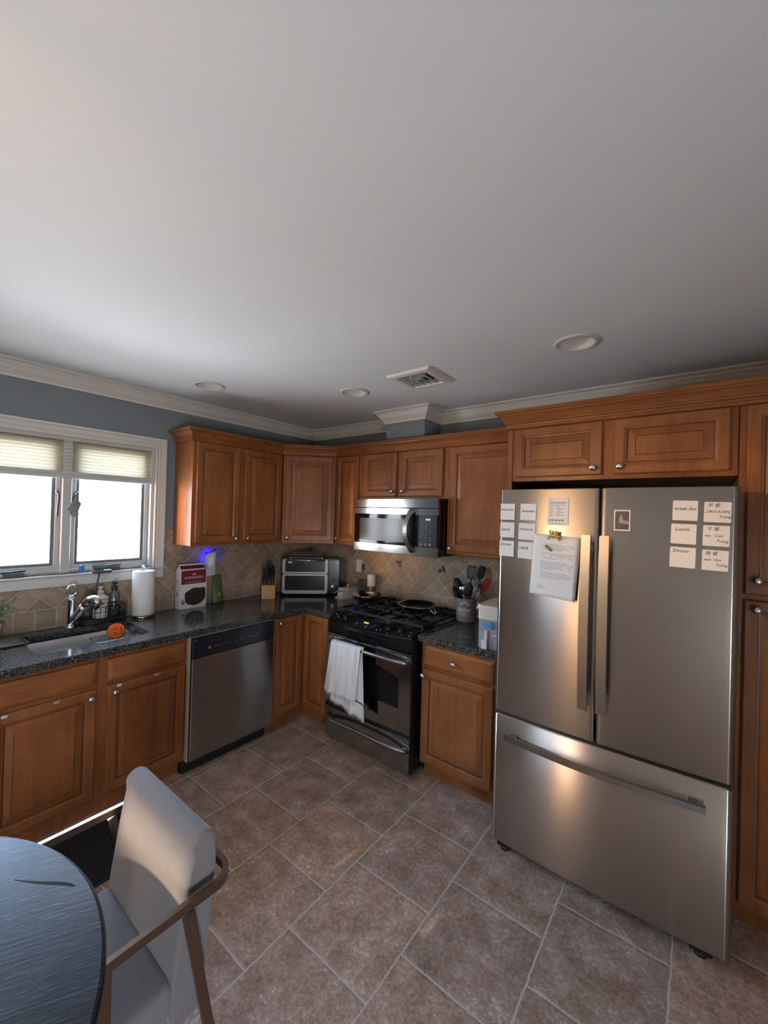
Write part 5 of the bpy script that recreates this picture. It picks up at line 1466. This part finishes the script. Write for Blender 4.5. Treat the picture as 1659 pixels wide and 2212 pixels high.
def container():
    r = thing('food_container', 'clear plastic food bin with white lid, beside the refrigerator on the short counter', 'container', (2.112, -.632, CT))
    W, Dp = .135, .262; Ht = .245
    o = rrect(.004, .004, W - .004, Dp - .004, .015, 4); i = rrect(.008, .008, W - .008, Dp - .008, .012, 4)
    MB().plate(o, [i], .006, .165).prism(o, .0005, .0062).build('bin', 'clearplastic', r)
    MB().prism(rrect(.010, .010, W - .010, Dp - .010, .01, 4), .0066, .055).build('contents', simple('pale_contents', (.38, .37, .42), .8, var=.4, scale=60), r)
    MB().plate(rrect(.002, .002, W - .002, Dp - .002, .015, 4), [rrect(.006, .006, W - .006, Dp - .006, .012, 4)], .165, Ht - .018).build('collar', 'cream', r)
    lid = MB().prism(rrect(-.003, -.003, W + .003, Dp + .003, .017, 4), Ht - .018, Ht).build('lid', 'cream', r)
    MB().box((-.012, .01, Ht - .030), (-.0035, .028, Ht - .018), .003).build('lid_hinge', 'white', lid)
    MB().box((.038, -.0045, .125), (.090, .003, .148), .001).prism([(.085, .118), (.105, .137), (.085, .156)], -.0045, .003, 'xz').build('blue_arrow_label', simple('label_blue', (.10, .28, .60), .5), r)
    MB().box((.035, -.016, .0005), (.070, -.001, .052), .004, seg=2).box((.046, -.0065, .052), (.068, -.001, .105), .002).build('white_clip', 'white', r)
    text('lettering', 'OPEN', .02, 'crockwhite', r, (.088, .0035, .075), extrude=.0004)
container()

# ------------------------------------------------------------------ lamp over the table (out of the frame, lights the room)
def lamp():
    r = thing('pendant_lamp', 'warm lit pendant lamp with a glass globe above the round table', 'lamp', (2.12, -3.10, H))
    MB().lathe([(.06, -.0005), (.06, -.012), (.045, -.026), (.004, -.030), (.004, -.285), (.018, -.288), (.020, -.325), (0, -.326)], n=32).build('canopy', 'bronze', r)
    MB().sphere((0, 0, -.372), .050, n=24).build('glass_globe', 'lamp', r)
lamp()

# ------------------------------------------------------------------ light
w = bpy.data.worlds.new('world'); sc.world = w; w.use_nodes = True
nt = w.node_tree; h = NT(nt)
bg = nt.nodes['Background']
tc = h.coords('Generated')
sep = h.n('ShaderNodeSeparateXYZ'); h.link(tc, sep.inputs[0])
sky = h.ramp(h.math('MULTIPLY_ADD', sep.outputs[2], .5, .5), [(.15, (.70, .73, .76)), (.35, (1.02, 1.07, 1.12)), (.49, (.94, 1.0, 1.06)), (.53, (.80, .95, 1.14)), (.75, (.50, .76, 1.14)), (1, (.36, .60, 1.08))])
dv = h.n('ShaderNodeVectorMath', operation='DOT_PRODUCT'); h.link(tc, dv.inputs[0]); dv.inputs[1].default_value = Vector((-.407, -.914, .02)).normalized()
lobe = h.n('ShaderNodeMapRange'); h.link(dv.outputs['Value'], lobe.inputs[0]); lobe.interpolation_type = 'SMOOTHSTEP'
lobe.inputs[1].default_value = .984; lobe.inputs[2].default_value = .996; lobe.inputs[3].default_value = 0; lobe.inputs[4].default_value = 8
warm = h.mix(1.0, (1.0, .50, .13), lobe.outputs[0], 'MULTIPLY')
tot = h.mix(1.0, sky, warm, 'ADD')
h.link(tot, bg.inputs[0]); bg.inputs[1].default_value = 26.0
def portal(loc, rot, sx, sy):
    l = bpy.data.lights.new('window_portal', 'AREA'); l.shape = 'RECTANGLE'; l.size = sx; l.size_y = sy; l.cycles.is_portal = True
    o = bpy.data.objects.new('window_portal', l); COL.objects.link(o); o.location = loc; o.rotation_euler = rot
portal((-.13, (WY0 + WY1) / 2, (WZ0 + WZ1) / 2), (0, -PI / 2, 0), WZ1 - WZ0, WY1 - WY0)
portal(((FW[0] + FW[2]) / 2, YF - .13, (FW[1] + FW[3]) / 2), (PI / 2, 0, 0), FW[2] - FW[0], FW[3] - FW[1])
portal((XR + .13, (RW[0] + RW[2]) / 2, (RW[1] + RW[3]) / 2), (0, PI / 2, 0), RW[3] - RW[1], RW[2] - RW[0])
portal(((SL[0] + SL[2]) / 2, YF - .13, (SL[1] + SL[3]) / 2), (PI / 2, 0, 0), SL[2] - SL[0], SL[3] - SL[1])
sl = bpy.data.lights.new('sun', 'SUN'); so = bpy.data.objects.new('sun', sl); COL.objects.link(so)
sl.energy = 4.6; sl.color = (1, .80, .55); sl.angle = math.radians(2.5)
az, el = math.radians(-10), math.radians(36)
dirv = Vector((math.sin(az) * math.cos(el), -math.cos(az) * math.cos(el), math.sin(el)))
so.rotation_euler = dirv.to_track_quat('Z', 'Y').to_euler(); so.location = (0, -8, 6)

sc.view_settings.view_transform = 'Standard'; sc.view_settings.look = 'None'; sc.view_settings.gamma = 1
sc.view_settings.exposure = 0.62; sc.view_settings.use_curve_mapping = False
sc.cycles.use_denoising = True
sc.cycles.use_adaptive_sampling = True; sc.cycles.adaptive_threshold = .03
sc.cycles.max_bounces = 9; sc.cycles.diffuse_bounces = 4; sc.cycles.transparent_max_bounces = 12
sc.cycles.sample_clamp_indirect = 6
sc.cycles.caustics_reflective = False; sc.cycles.caustics_refractive = False
